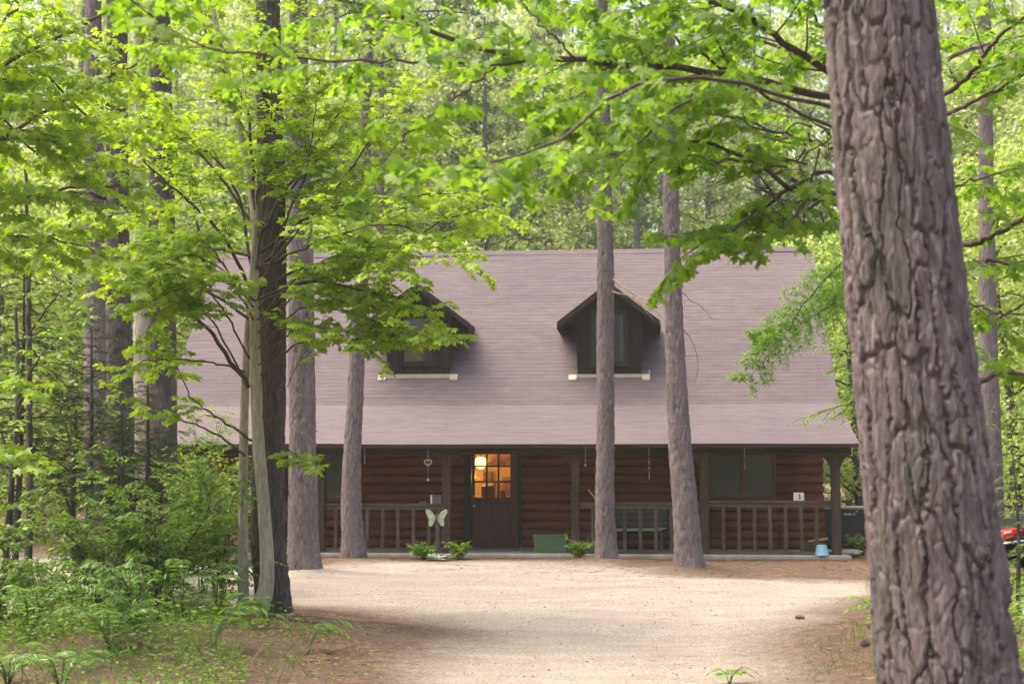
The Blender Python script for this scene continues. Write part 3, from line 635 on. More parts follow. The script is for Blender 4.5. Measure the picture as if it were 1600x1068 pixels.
Yd = FEET['dark'][1]; pine('dark barked pine directly behind the pale forked maple sapling', [(421, 972), (420, 850), (420, 700), (422, 560), (424, 430), (422, 200), (418, 0)], Yd + .35, G(421, 972) + [0, .35, 0], [pm_(56, Yd), pm_(54, Yd), pm_(50, Yd), pm_(48, Yd), pm_(46, Yd), pm_(42, Yd), pm_(38, Yd)], M['bark_dark'], 15, 72, .020, (.065, .16), .12, 3, .035,)
Yw = FEET['wide'][1]; pine('thick grey-brown pine with a flared foot at the edge of the sandy drive', [(475, 895), (474, 820), (473, 700), (472, 600), (470, 400), (468, 200)], Yw, FEET['wide'], [pm_(47, Yw), pm_(45, Yw), pm_(42, Yw), pm_(41, Yw), pm_(36, Yw), pm_(30, Yw)], M['bark_pine'], 15, 72, .026, (.09, .24), .38, 5)
Ys = FEET['slim'][1]; pine('slim crooked pine before the porch, between the thick pine and the butterfly ornament', [(553, 875), (549, 790), (550, 720), (555, 620), (559, 540), (566, 400), (572, 200)], Ys, FEET['slim'], [pm_(36, Ys), pm_(32, Ys), pm_(28, Ys), pm_(25, Ys), pm_(23, Ys), pm_(20, Ys), pm_(16, Ys)], M['bark_pine'], 14, 48, .024, (.085, .20), .22, 7)
Yq = FEET['door'][1]; pine('straight pine in front of the clear dormer, with dead twigs high on its side', [(948, 875), (945, 780), (946, 690), (946, 560), (946, 400), (944, 260), (942, 60)], Yq, FEET['door'], [pm_(33, Yq), pm_(29, Yq), pm_(27, Yq), pm_(27, Yq), pm_(25, Yq), pm_(22, Yq), pm_(17, Yq)], M['bark_pine'], 15, 48, .024, (.085, .20), .35, 11,
    dead=[([(957, 436, -.1), (985, 455, -.3), (1010, 470, -.4), (1028, 482, -.5)], .022, 4, 1), ([(950, 453, -.1), (985, 463, -.2), (1005, 478, -.3), (1025, 485, -.4), (1030, 500, -.4), (1037, 520, -.4)], .019, 4, 1)])
Yl = FEET['lean'][1]; pine('leaning pine in front of the porch railing, its foot in the brown needles', [(1077, 889), (1072, 810), (1063, 700), (1056, 580), (1052, 450), (1049, 300), (1046, 60)], Yl, FEET['lean'], [pm_(41, Yl), pm_(39, Yl), pm_(35, Yl), pm_(31, Yl), pm_(27, Yl), pm_(23, Yl), pm_(18, Yl)], M['bark_pine'], 15, 56, .024, (.085, .20), .3, 13,
    dead=[([(1066, 432, 0), (1075, 405, -.2), (1098, 392, -.4), (1112, 382, -.5)], .016, 2, 0), ([(1064, 455, 0), (1080, 470, -.2), (1098, 480, -.3), (1112, 498, -.3)], .008, 3, 0), ([(1066, 512, 0), (1080, 530, -.1), (1090, 560, -.2), (1088, 590, -.2)], .008, 2, 0)])
pine('tall dark pine with dead side branches, in a row of three beside the undergrowth', [(192, 905), (190, 750), (187, 560), (184, 400), (183, 200), (183, 40)], 20.5, G(192, 905) + [0, 0, 0], [pm_(44, 20), pm_(42, 20), pm_(40, 20), pm_(38, 20), pm_(35, 20), pm_(32, 20)], M['bark_dark'], 16, 48, .024, (.085, .20), .25, 17, dead=[([(172, 160, 0), (145, 158, -.3), (110, 168, -.5), (80, 165, -.7)], .04, 3, 0), ([(180, 140, 0), (165, 128, -.2), (140, 118, -.4), (125, 115, -.4)], .035, 2, 0), ([(165, 310, 0), (140, 302, -.4), (110, 300, -.7), (80, 308, -.8)], .04, 3, 0), ([(195, 185, 0), (220, 187, -.3), (240, 180, -.4)], .02, 2, 0)])
pine('grey pine with a knot, standing close behind the tall dark pine', [(150, 878), (150, 700), (149, 500), (148, 350), (147, 200), (146, 40)], 23.2, G(150, 878), [pm_(38, 23.2), pm_(35, 23), pm_(33, 23), pm_(31, 23), pm_(29, 23), pm_(26, 23)], M['bark_pine'], 16, 48, .012, (.08, .2), .2, 19, dead=[([(136, 230, 0), (110, 218, -.3), (70, 208, -.5), (30, 205, -.7)], .05, 4, 0), ([(132, 282, 0), (110, 272, -.3), (88, 268, -.4)], .05, 2, 0)])
pine('broad dark purple-brown pine beside the roof end of the cabin', [(252, 893), (252, 750), (253, 600), (253, 420), (252, 260), (250, 60)], 21.3, G(252, 893), [pm_(52, 21.3), pm_(48, 21), pm_(46, 21), pm_(43, 21), pm_(39, 21), pm_(34, 21)], M['bark_dark'], 16, 56, .014, (.08, .2), .25, 23)
pine('pale thin pine between the dark pines, farther back', [(222, 872), (221, 700), (220, 500), (219, 350), (218, 200)], 27.0, G(222, 868), [pm_(26, 27), pm_(24, 27), pm_(22, 27), pm_(20, 27), pm_(18, 27)], M['bark_sap'], 16, 32, .010, (.1, .25), .2, 29)
pine('grey pine trunk beyond the car, seen past the big furrowed trunk', [(1549, 880), (1548, 760), (1546, 640), (1543, 500), (1541, 300)], 25.5, G(1549, 880), [pm_(40, 25.5), pm_(37, 25), pm_(33, 25), pm_(29, 25), pm_(24, 25)], M['bark_pine'], 15, 48, .012, (.08, .2), .3, 31)

# ------------------------------------------------------------------ the big furrowed trunk close to the camera
def big_tree():
    Y = 6.5; b = P(1502, 1068, Y); c = P(1430, 534, Y); s = (b - c) / (b[2] - c[2]); base = b - s * (b[2] + .05); base[1] = Y
    root = thing('furrowed_tree', 'thick furrowed tree trunk standing close to the camera, leaning', 'tree', base)
    pts = line_px([(1485, 1068), (1462, 880), (1440, 700), (1419, 500), (1397, 300), (1381, 120), (1372, 0)], Y); pts = np.vstack([base, pts, pts[-1] + (pts[-1] - pts[-3]) * 2.2, pts[-1] + (pts[-1] - pts[-3]) * 8.0])
    rad = [pm_(232, Y), pm_(205, Y), pm_(193, Y), pm_(187, Y), pm_(178, Y), pm_(174, Y), pm_(168, Y), pm_(164, Y), .2, .12]
    trunk_obj('trunk', to_local(root, pts), rad, M['bark_big'], root, 440, .0075, .030, (.088, .46), .18, 41, top=4.3)
    tp = to_local(root, pts)[-1]; rng = np.random.RandomState(1); pine_crown(root, tp[0], tp[1], tp[2] - 4, rng)
big_tree()

# ------------------------------------------------------------------ maples
def maple(name, label, base, stems, limbs, mat, tpl, leaf, sp, twigL, step, seed, bark, lvl=1, bias=0, droop=.45, tilt=.45, seg=28, auto=(), thick=.6):
    rng = np.random.RandomState(seed); base = np.array(base, float); base[2] = hgt(base[0], base[1]) - .05
    root = thing(name, label, 'tree', base); W = Wood(rng, leaf, sp, droop, tilt)
    for i, (px, rr) in enumerate(stems):
        q = to_local(root, [P(x, y, Y) for x, y, Y in px]); q[0][2] = 0 if px[0][1] > 850 else q[0][2]
        trunk_obj('trunk', q, rr, bark, root, seg, .05, .003, (.05, .12), .15, seed + i, top=None)
    W.limb_obj('twig', M['twig'], root)
    for px, r0, t0, L, dens in limbs:
        r0 *= thick
        q = curve(to_local(root, [P(x, y, Y) for x, y, Y in px]), 26, .008, rng)
        W.tube(q, np.linspace(r0, max(.004, r0 * .3), len(q)), 8)
        if L: W.dress(q, r0, t0, step / dens, L * twigL, lvl)
        W.limb_obj('limb', M['twig'], root)
    for a in auto: a(W, root, rng)
    leaf_obj('crown', tpl, W.L, mat, root, rng, bias); return root
# sapling in the yard: pale stem, second thin stem
Y0 = G(405, 975)[1]
def yy(l, y0, y1): return [(x, y, y0 + (y1 - y0) * i / (len(l) - 1)) for i, (x, y) in enumerate(l)]
L2 = [
 (yy([(388, 605), (330, 522), (270, 470), (190, 430), (120, 415)], Y0, Y0 - 1.2), .042, .35, 1.0, 1),
 (yy([(404, 482), (440, 455), (517, 428), (600, 400), (690, 345), (745, 330)], Y0, Y0 - 1.0), .036, .2, 1.0, 1),
 (yy([(382, 580), (330, 566), (240, 562), (205, 575)], Y0, Y0 - .8), .022, .3, .8, 1),
 (yy([(404, 590), (442, 552), (480, 534), (560, 530), (640, 520), (690, 520)], Y0, Y0 - .6), .022, .5, .62, 1.3),
 (yy([(398, 690), (345, 655), (300, 620), (270, 560)], Y0, Y0 + .3), .026, .5, .6, .8),
 (yy([(382, 712), (337, 677), (277, 653), (205, 618)], Y0, Y0 - .6), .024, .4, .55, .7),
 (yy([(392, 450), (350, 370), (300, 320), (235, 260), (165, 200)], Y0, Y0 - 1.0), .036, .25, 1.0, 1),
 (yy([(396, 430), (371, 300), (324, 236), (256, 189), (190, 100)], Y0, Y0 + .8), .032, .3, 1.0, 1),
 (yy([(396, 350), (388, 179), (340, 95), (300, -20)], Y0, Y0 - .4), .034, .25, 1.0, 1),
 (yy([(398, 430), (470, 350), (560, 300), (650, 240)], Y0, Y0 + .6), .034, .25, 1.0, 1),
 (yy([(398, 380), (470, 260), (540, 160), (590, 60)], Y0, Y0 - .5), .032, .25, 1.0, 1),
 (yy([(396, 330), (430, 200), (450, 80), (470, -40)], Y0, Y0 + .5), .03, .25, 1.0, 1),
 (yy([(396, 420), (450, 400), (520, 370), (620, 350), (700, 395)], Y0, Y0 - 1.6), .03, .3, .9, 1),
 (yy([(398, 440), (520, 300), (610, 180), (660, 130)], Y0, Y0 + 1.4), .03, .35, .9, 1),
 (yy([(392, 400), (300, 380), (220, 340), (140, 330)], Y0, Y0 + 1.3), .03, .35, .9, 1),
 (yy([(398, 470), (480, 440), (560, 452), (640, 470), (672, 500)], Y0, Y0 - 1.3), .026, .35, .62, 1.2),
 (yy([(386, 600), (330, 500), (280, 460), (230, 470)], Y0 - .1, Y0 - 1.3), .02, .35, .7, 1.1),
 (yy([(396, 480), (360, 430), (300, 400), (240, 400)], Y0 - .1, Y0 - .8), .02, .3, .8, 1.1),
 (yy([(390, 560), (340, 470), (290, 420), (230, 410)], Y0 - .1, Y0 - 1.6), .02, .3, .85, 1.2),
 (yy([(396, 500), (340, 400), (300, 370), (220, 380)], Y0 - .1, Y0 - 1.2), .02, .3, .85, 1.2),
 (yy([(402, 500), (480, 420), (540, 400), (610, 420)], Y0 - .1, Y0 - 1.5), .02, .35, .75, 1.2),
 (yy([(404, 570), (450, 522), (505, 512), (575, 545)], Y0 - .1, Y0 - 1.0), .016, .3, .6, 1.3),
 (yy([(403, 545), (470, 482), (535, 485), (610, 510)], Y0 - .1, Y0 - .5), .018, .3, .65, 1.3),
 (yy([(403, 520), (455, 440), (520, 445), (580, 480)], Y0 + .3, Y0 + .6), .018, .3, .7, 1.2),
 (yy([(400, 420), (415, 280), (425, 150), (430, 0)], Y0 - .1, Y0 - 1.1), .026, .25, .8, 1.1),
 (yy([(402, 470), (440, 360), (480, 260), (500, 120)], Y0 - .1, Y0 - .9), .026, .3, .8, 1.1),
 (yy([(403, 520), (450, 470), (520, 455), (590, 470)], Y0 - .1, Y0 - 1.0), .02, .35, .6, 1.2),
 (yy([(400, 470), (350, 440), (300, 450), (240, 500)], Y0 - .1, Y0 - .9), .02, .35, .7, 1.1),
 (yy([(398, 400), (500, 330), (600, 310), (720, 300)], Y0, Y0 - .6), .028, .3, .85, 1),
 (yy([(398, 360), (520, 230), (640, 190), (720, 220)], Y0, Y0 + .4), .028, .3, .85, 1),
 (yy([(396, 460), (470, 420), (580, 400), (700, 370), (760, 350)], Y0, Y0 + .5), .028, .3, .75, 1.1),
 (yy([(396, 350), (300, 230), (180, 180), (100, 200)], Y0, Y0 + .3), .028, .3, .9, 1),
 (yy([(449, 603), (470, 560), (500, 508)], Y0 + .1, Y0 - .3), .010, .4, .45, 1),
 (yy([(404, 640), (440, 690), (470, 715), (492, 722)], Y0, Y0 - .8), .008, .5, .32, 1),
 (yy([(392, 500), (300, 440), (200, 395), (100, 370)], Y0, Y0 + .4), .03, .4, .9, 1),
]
maple('maple_sapling', 'young forked maple with pale smooth stem and yellow-green leaves before the dark pine', G(405, 978),
      [([(401, 978, Y0), (417, 905, Y0), (413, 800, Y0), (404, 690, Y0), (400, 600, Y0), (397, 480, Y0), (398, 350, Y0), (378, 220, Y0), (350, 100, Y0), (320, -60, Y0)], [.095, .078, .070, .066, .062, .054, .044, .036, .028, .02]),
       ([(380, 970, Y0 + .25), (380, 800, Y0 + .2), (381, 690, Y0 + .15), (385, 560, Y0 + .1), (394, 440, Y0), (400, 330, Y0 - .1)], [.058, .054, .05, .042, .034, .022])],
      L2, M['maple_mid'], T_MAPLE_S, .082, .066, 1.0, .13, 101, M['bark_sap'], 1, .1, .3, .38)

# large maple whose trunk stands hidden behind the big trunk; its boughs cross the top of the view
def nb_(l, y0, y1): return yy(l, y0, y1)
L3 = [
 (nb_([(1420, 175), (1290, 150), (1190, 128), (1080, 108), (960, 100), (850, 90), (760, 78), (690, 55), (600, 20), (530, 0), (470, -15)], 9.6, 7.6), .050, .22, 1.0, 1.0),
 (nb_([(820, 96), (770, 105), (690, 97), (610, 96), (530, 96), (430, 85), (330, 75), (240, 30), (190, -10)], 8.2, 7.0), .016, .25, .85, 1.0),
 (nb_([(775, 105), (730, 140), (690, 170), (640, 205), (605, 245)], 8.0, 7.5), .014, .25, .7, .9),
 (nb_([(1430, 180), (1290, 110), (1190, 40), (1110, 0), (1050, -30)], 9.4, 7.8), .05, .3, 1.0, 1.1),
 (nb_([(1425, 300), (1300, 300), (1200, 262), (1100, 225), (1010, 228), (930, 240), (880, 262)], 9.8, 9.0), .035, .35, .9, 1.0),
 (nb_([(1400, 200), (1230, 150), (1080, 120), (960, 150), (880, 215), (800, 245), (740, 262)], 7.8, 6.5), .024, .42, .8, 1.2),
 (nb_([(1410, 250), (1280, 190), (1160, 140), (1060, 165), (990, 230), (930, 250)], 8.6, 7.5), .022, .42, .8, 1.1),
 (nb_([(1420, 380), (1310, 318), (1250, 305), (1180, 255), (1110, 250)], 9.7, 8.4), .045, .4, .8, 1.0),
 (nb_([(1425, 330), (1290, 270), (1200, 320), (1130, 370), (1080, 392)], 9.6, 8.4), .03, .45, .75, 1.2),
 (nb_([(1425, 270), (1330, 240), (1240, 215), (1180, 232), (1110, 245)], 9.6, 10.6), .03, .3, .9, 1),
 (nb_([(1425, 400), (1310, 350), (1230, 365), (1180, 360), (1130, 352)], 9.6, 9.0), .022, .4, .6, 1.2),
 (nb_([(1290, 110), (1170, 60), (1060, 90), (960, 40), (900, -20)], 9.2, 9.8), .022, .2, .9, 1.0),
 (nb_([(1150, 115), (1050, 60), (1000, 0), (960, -40)], 9.3, 8.2), .018, .2, .8, 1.0),
 (nb_([(900, 95), (850, 40), (800, -10)], 8.3, 7.6), .012, .2, .7, .9),
 (nb_([(960, 100), (920, 140), (880, 160), (862, 182)], 8.5, 8.0), .010, .4, .4, .8),
 (nb_([(1190, 128), (1100, 150), (1020, 190), (950, 215), (900, 200)], 8.8, 8.2), .014, .2, .8, 1.2),
 (nb_([(1080, 108), (1000, 70), (940, 60), (880, 20)], 8.6, 9.2), .012, .2, .8, 1.2),
 (nb_([(1240, 215), (1130, 180), (1060, 200), (1010, 260)], 9.4, 9.0), .014, .25, .7, 1.2),
 (nb_([(1190, 40), (1100, 50), (1030, 30), (950, 90)], 8.9, 9.6), .014, .2, .8, 1.2),
 (nb_([(1425, 160), (1300, 60), (1250, -30)], 9.5, 8.5), .03, .3, .9, 1.2),
 (nb_([(1440, 160), (1500, 130), (1560, 60), (1640, 0)], 9.8, 8.6), .04, .2, 1.0, 1.2),
 (nb_([(1440, 190), (1510, 165), (1600, 118), (1680, 100)], 9.8, 8.8), .03, .2, 1.0, 1.2),
 (nb_([(1440, 120), (1520, 75), (1620, 60), (1700, 40)], 9.8, 10.6), .03, .2, 1.0, 1.2),
 (nb_([(1450, 400), (1510, 383), (1560, 365), (1620, 335), (1680, 330)], 9.8, 8.8), .045, .3, .8, 1),
 (nb_([(1450, 440), (1510, 412), (1570, 410), (1630, 425)], 9.8, 9.3), .04, .3, .8, .9),
 (nb_([(1450, 470), (1520, 475), (1560, 490), (1640, 488)], 9.8, 9.3), .02, .3, .8, .9),
 (nb_([(1450, 620), (1530, 598), (1560, 583), (1600, 585), (1680, 600)], 9.8, 9.2), .05, .5, .7, .8),
 (nb_([(1440, 330), (1500, 290), (1560, 270), (1660, 250)], 9.8, 10.5), .02, .3, .9, 1),
]
def stub_twigs(W, root, rng):
    """bare forked twigs close to the trunk"""
    for k in range(26):
        a = P(rng.uniform(1200, 1300), rng.uniform(190, 330), rng.uniform(8.8, 10)); b = a + np.array([rng.uniform(-.45, .2), rng.uniform(-.3, .3), rng.uniform(-.28, .2)])
        q = curve(to_local(root, [a, (a + b) / 2 + rng.normal(0, .05, 3), b]), 8); W.tube(q, np.linspace(.009, .003, 8), 5)
        for j in range(2): e = q[4 + j] + rng.normal(0, .10, 3); W.tube([q[4 + j], e], [.004, .002], 4)
        W.limb_obj('bare_twig', M['twig'], root)
maple('maple_tree', 'maple spreading broad leafy boughs over the yard from behind the thick furrowed trunk', P(1452, 950, 10.0) * [1, 1, 0],
      [([(1470, 1000, 10), (1460, 800, 10), (1450, 600, 10), (1442, 400, 10), (1436, 200, 10), (1430, 0, 10), (1425, -250, 10)], [.15, .14, .135, .13, .12, .1, .07])],
      L3, M['maple_near'], T_MAPLE, .070, .075, .9, .185, 202, M['bark_sap'], 1, -.05, .5, .5, auto=(stub_twigs,))
# maple at the edge of the wood, boughs reaching in over the dark undergrowth
xo = -150
L4 = [(yy([(xo, 330), (-20, 230), (80, 170), (170, 120), (260, 80)], 12.5, 12.0), .04, .2, 1, 1), (yy([(xo, 260), (-20, 120), (90, 60), (180, 10), (240, -40)], 12.5, 11.5), .04, .2, 1, 1),
      (yy([(xo, 420), (-20, 330), (80, 300), (180, 290), (240, 300)], 12.5, 12.4), .035, .2, .9, 1), (yy([(xo, 440), (-30, 380), (50, 370), (130, 385), (190, 420)], 12.5, 11.8), .03, .2, .9, 1.1),
      (yy([(xo, 200), (0, 40), (60, -20), (120, -60)], 12.5, 13), .03, .2, 1, 1), (yy([(xo, 280), (-20, 180), (60, 240), (140, 250)], 12.5, 13.5), .03, .2, 1, 1.1), (yy([(xo, 300), (30, 110), (150, 190), (250, 180)], 12.5, 14), .03, .3, 1, 1.1),
      (yy([(xo, 500), (-60, 560), (0, 590), (40, 605)], 12.5, 11.6), .014, .5, .6, 1), (yy([(xo, 640), (-60, 660), (0, 700), (45, 715)], 12.5, 11.5), .014, .5, .6, 1)]
maple('maple_tree', 'maple leaning in over the dark undergrowth from beyond the picture edge, only its boughs seen', P(xo, 1000, 12.5) * [1, 1, 0],
      [([(xo, 1015, 12.5), (xo, 700, 12.5), (xo, 400, 12.5), (xo, 100, 12.5), (xo, -200, 12.5)], [.13, .12, .10, .08, .05])], L4, M['maple_mid'], T_MAPLE_S, .088, .066, .85, .12, 303, M['bark_sap'], 1, -.05)

# ------------------------------------------------------------------ the wood behind: three kinds of tree, each built once and copied
def bg_leafy(name, label, H, spread, cb, n, mat, leaf, seed, fork=False, loc=(0, 0, 0), group=None, bias=0):
    rng = np.random.RandomState(seed); root = thing(name, label, 'tree', loc, 0, group); W = Wood(rng, leaf, leaf * .8, .3, .6)
    q = curve([(0, 0, -.3), (rng.normal(0, .1), rng.normal(0, .1), H * .35), (rng.normal(0, .3), rng.normal(0, .3), H * .7), (rng.normal(0, .3), 0, H * .95)], 24)
    W.tube(q, np.linspace(.012 * H + .03, .02, 24), 12); W.limb_obj('trunk', M['bark_dark'] if fork else M['bark_pine'], root)
    for i in range(n):
        f = cb + (1 - cb) * (i + rng.rand()) / n; j = min(23, int(f * 24)); a = i * 2.4 + rng.normal(0, .4); L = spread * (1 - .75 * ((f - cb) / (1 - cb)) ** 1.3) * rng.uniform(.6, 1.15)
        d = np.array([math.cos(a), math.sin(a), rng.uniform(.15, .55)]); ql = curve([q[j], q[j] + d * L * .5, q[j] + d * L + [0, 0, -.08 * L]], 10, .02, rng)
        W.tube(ql, np.linspace(.05 * (1.2 - f), .01, 10), 5)
        for k in range(int(7 + 5 * L)):
            t = rng.uniform(.25, 1.0); p = ql[min(9, int(t * 10))] + rng.normal(0, .22, 3) * [1, 1, .6]; c = rng.normal(0, 1, 3) * [.30, .30, .12]; m = 13
            pp = p + rng.normal(0, 1, (m, 3)) * [.26, .26, .13] + c
            for x in pp: dd = rng.normal(0, 1, 3) + [d[0], d[1], -.4]; W.put(x, dd)
    W.limb_obj('limb', M['twig'], root); leaf_obj('crown', T_DIAM, W.L, mat, root, rng, bias); return root
def bg_pine(label, H, spread, cb, n, seed, loc, group):
    rng = np.random.RandomState(seed); root = thing('white_pine', label, 'tree', loc, 0, group); W = Wood(rng)
    q = curve([(0, 0, -.3), (.05, 0, H * .5), (0, .05, H)], 30); W.tube(q, np.linspace(.25, .04, 30), 12); W.limb_obj('trunk', M['bark_pine'], root)
    Wd, pos, dr = needle_crown(rng, H * cb, H, spread, n, 15); Wd.limb_obj('limb', M['twig'], root); add_needles('crown', pos, dr, .26, 1.9, M['pine_needle'], root, rng); return root
gB = 'woodland trees behind the cabin'
A1 = bg_leafy('understory_tree', 'bushy low tree with a pale green crown just above the cabin roof', 8.5, 2.6, .18, 34, M['wood_leaf'], .15, 11, True, (0, 44, 0), 'low bushy trees behind the cabin', .05)
A2 = bg_leafy('broadleaf_tree', 'tall slender broadleaf tree with loose light green crown behind the cabin', 17, 3.2, .22, 50, M['wood_leaf_b'], .18, 12, False, (0, 50, 0), 'tall broadleaf trees behind the cabin', .1)
A3 = bg_pine('tall straight pine with a pinkish trunk in the wood behind the cabin', 19, 3.0, .22, 60, 13, (0, 48, 0), 'tall pines behind the cabin')
rngb = np.random.RandomState(9)
def place(o, x, y, s, first): 
    r = o if first else copy_tree(o); r.location = (x, y, 0); r.rotation_euler = (0, 0, rngb.uniform(0, 6.28)); r.scale = (s, s, s * rngb.uniform(.92, 1.1)); return r
for i, (px, Y, s) in enumerate([(715, 43, 1.0), (800, 46, 1.08), (880, 42.5, .85), (960, 45, .98), (1050, 43, .92), (1150, 46, 1.05), (640, 44, 1.1), (560, 46, 1.1), (1240, 43, 1.0), (470, 43, 1.1), (1330, 45, .9), (1420, 43, .95)]): place(A1, P(px, 800, Y)[0], Y, s, i == 0)
for i, (px, Y, s) in enumerate([(690, 50, 1.0), (905, 54, 1.1), (1120, 51, .95), (1260, 56, 1.1), (520, 52, 1.0), (380, 49, 1.05), (1400, 50, 1.0), (800, 60, 1.15), (250, 46, 1.0), (1010, 62, 1.2), (1530, 47, 1.0), (600, 62, 1.2)]): place(A2, P(px, 800, Y)[0], Y, s, i == 0)
for i, (px, Y, s) in enumerate([(755, 49, 1.0), (850, 56, 1.05), (1000, 50, 1.0), (1190, 53, 1.05), (590, 48, .95), (440, 54, 1.0), (1340, 52, 1.0), (930, 66, 1.1), (1090, 58, 1.0), (700, 66, 1.1)]): place(A3, P(px, 800, Y)[0], Y, s, i == 0)
# trees at the wood's edge to either side of the yard
E1 = bg_leafy('edge_tree', 'leafy tree at the wood edge beyond the row of dark pines', 9, 2.6, .08, 44, M['wood_leaf'], .13, 21, True, (0, 36, 0), 'leafy trees at the edge of the wood')
for i, (px, Y, s) in enumerate([(20, 36, 1.0), (110, 39, 1.1), (200, 37, .95), (280, 40, 1.1), (-80, 33, 1.1), (60, 44, 1.4), (160, 48, 1.5), (330, 47, 1.3), (-40, 28, .8)]):
    place(E1, P(px, 800, Y)[0], Y, s, i == 0)
E2 = bg_leafy('side_tree', 'leafy tree at the wood edge beyond the car and cabin corner', 9, 2.5, .05, 46, M['wood_leaf'], .12, 22, True, (0, 36, 0), 'leafy trees beyond the car')
for i, (px, Y, s) in enumerate([(1345, 36, .9), (1420, 39, 1.1), (1590, 30, 1.0), (1660, 27, .9), (1500, 41, 1.2), (1560, 46, 1.5), (1700, 36, 1.3), (1640, 42, 1.4)]): place(E2, P(px, 800, Y)[0], Y, s, i == 0)
# the far wood as one mass all round
def far_wood():
    rng = np.random.RandomState(31); pos, dr = [], []; W = Wood(rng)
    n = 0
    spots = [(rng.uniform(-50, 50), rng.uniform(66, 100)) for _ in range(210)] + [(s * rng.uniform(18, 60), rng.uniform(26, 75)) for s in (-1, 1) for _ in range(36)] + [(rng.uniform(-45, 45), rng.uniform(-45, -20)) for _ in range(34)]
    for x, y in spots:
        H = rng.uniform(.30, .42) * abs(y) + 2 if y > 0 else rng.uniform(9, 14); r = rng.uniform(2.0, 3.4); W.tube([(x, y, -.3), (x + rng.normal(0, .2), y, H * .5), (x + rng.normal(0, .3), y, H)], [.24, .17, .04], 7)
        m = 110 if y > 0 else 60; t = rng.rand(m) ** .8; z = H * (.06 + .94 * t); rr = r * (1 - .7 * t) * np.sqrt(rng.rand(m)); a = rng.rand(m) * 6.28
        c = np.stack([x + rr * np.cos(a), y + rr * np.sin(a), z], 1); pp = (c[:, None, :] + rng.normal(0, 1, (m, 14, 3)) * [.5, .5, .25]).reshape(-1, 3); pos.append(pp)
    pos = np.vstack(pos); o = leaf_obj('far_woodland', T_DIAM, (pos, rng.normal(0, 1, pos.shape) + [0, 0, -.3], rng.normal(0, .6, pos.shape) + [0, 0, 1], rng.uniform(.22, .42, len(pos))), M['wood_leaf_b'], None, rng, .1)
    tag(o, 'far-off leafy wood closing in the yard behind the nearer trees', 'woodland', kind='stuff'); W.limb_obj('woodland_trunk', M['bark_pine'], o); tag(o.children[0], kind='stuff')
far_wood()

# ------------------------------------------------------------------ undergrowth beside the drive
def gpt(px, Y): p = P(px, 800, Y); p[2] = hgt(p[0], p[1]); return p
def shrub(label, px, Y, H, spread, n, mat, tpl, leaf, sp, seed, name='shrub', cat='shrub', bias=0, lvl=1, tilt=.28, upright=.8, crown='foliage'):
    rng = np.random.RandomState(seed); b = gpt(px, Y); root = thing(name, label, cat, b); W = Wood(rng, leaf, sp, .35, tilt)
    for i in range(n):
        a = rng.uniform(0, 6.28); e = np.array([math.cos(a) * spread * rng.uniform(.3, 1), math.sin(a) * spread * rng.uniform(.3, 1), H * rng.uniform(.55, 1)])
        q = curve([(rng.normal(0, .05), rng.normal(0, .05), -.05), e * [.35, .35, .6] + rng.normal(0, .03, 3), e], 14, .005, rng); W.tube(q, np.linspace(.012, .003, 14), 5); W.dress(q, .010, .22, .10, H * .30, lvl, 1.0, .5)
    W.limb_obj('stem', M['twig'], root); leaf_obj(crown, tpl, W.L, mat, root, rng, bias); return root
def thin_tree(label, pts, r0, limbs, mat, tpl, leaf, sp, L, seed, name='sapling', bias=0, step=.12, tilt=.45, bark='bark_dark'):
    rng = np.random.RandomState(seed); b = gpt(pts[0][0], pts[0][2]); root = thing(name, label, 'tree', b); W = Wood(rng, leaf, sp, .3, tilt)
    q = to_local(root, [P(*p) for p in pts]); q[0] = (0, 0, -.05); qq = curve(q, 40, .004, rng); W.tube(qq, np.linspace(r0, r0 * .35, 40), 10); W.limb_obj('trunk', M[bark], root)
    for px, rl, l in limbs:
        ql = curve(to_local(root, [P(*p) for p in px]), 16, .008, rng); W.tube(ql, np.linspace(rl, .003, 16), 6)
        if l: W.dress(ql, rl, .25, step, L * l, 1)
        W.limb_obj('limb', M['twig'], root)
    if W.L[0]: leaf_obj('crown', tpl, W.L, mat, root, rng, bias)
    return root
thin_tree('thin straight dark sapling, bare below, rising through the undergrowth', [(47, 962, 16.3), (46, 800, 16.3), (46, 600, 16.3), (44, 420, 16.3), (40, 250, 16.3)], .05, [([(45, 440, 16.3), (20, 400, 16.2), (-20, 360, 16)], .015, 1), ([(45, 520, 16.3), (90, 460, 16), (120, 440, 15.8)], .015, 1), ([(45, 560, 16.3), (10, 520, 16.1), (-30, 470, 15.9)], .014, 1), ([(44, 430, 16.3), (80, 380, 16.6), (130, 360, 17)], .014, 1)], M['shrub'], T_OVAL, .08, .06, .6, 51)
thin_tree('slim black-stemmed sapling forking into several thin limbs above the ferns', [(118, 925, 19.4), (118, 850, 19.4), (114, 800, 19.4), (117, 720, 19.4), (119, 640, 19.4)], .05, [([(114, 805, 19.4), (95, 760, 19.2), (70, 700, 19), (50, 660, 19)], .022, .8), ([(116, 790, 19.4), (150, 755, 19.2), (190, 730, 19), (215, 715, 18.9)], .02, .8), ([(117, 850, 19.4), (150, 828, 19.2), (185, 805, 19)], .016, .8), ([(117, 730, 19.4), (140, 690, 19.3), (165, 640, 19)], .016, .8), ([(118, 710, 19.4), (100, 660, 19.5), (90, 600, 19.6)], .014, .8)], M['shrub'], T_OVAL, .085, .06, .55, 52)
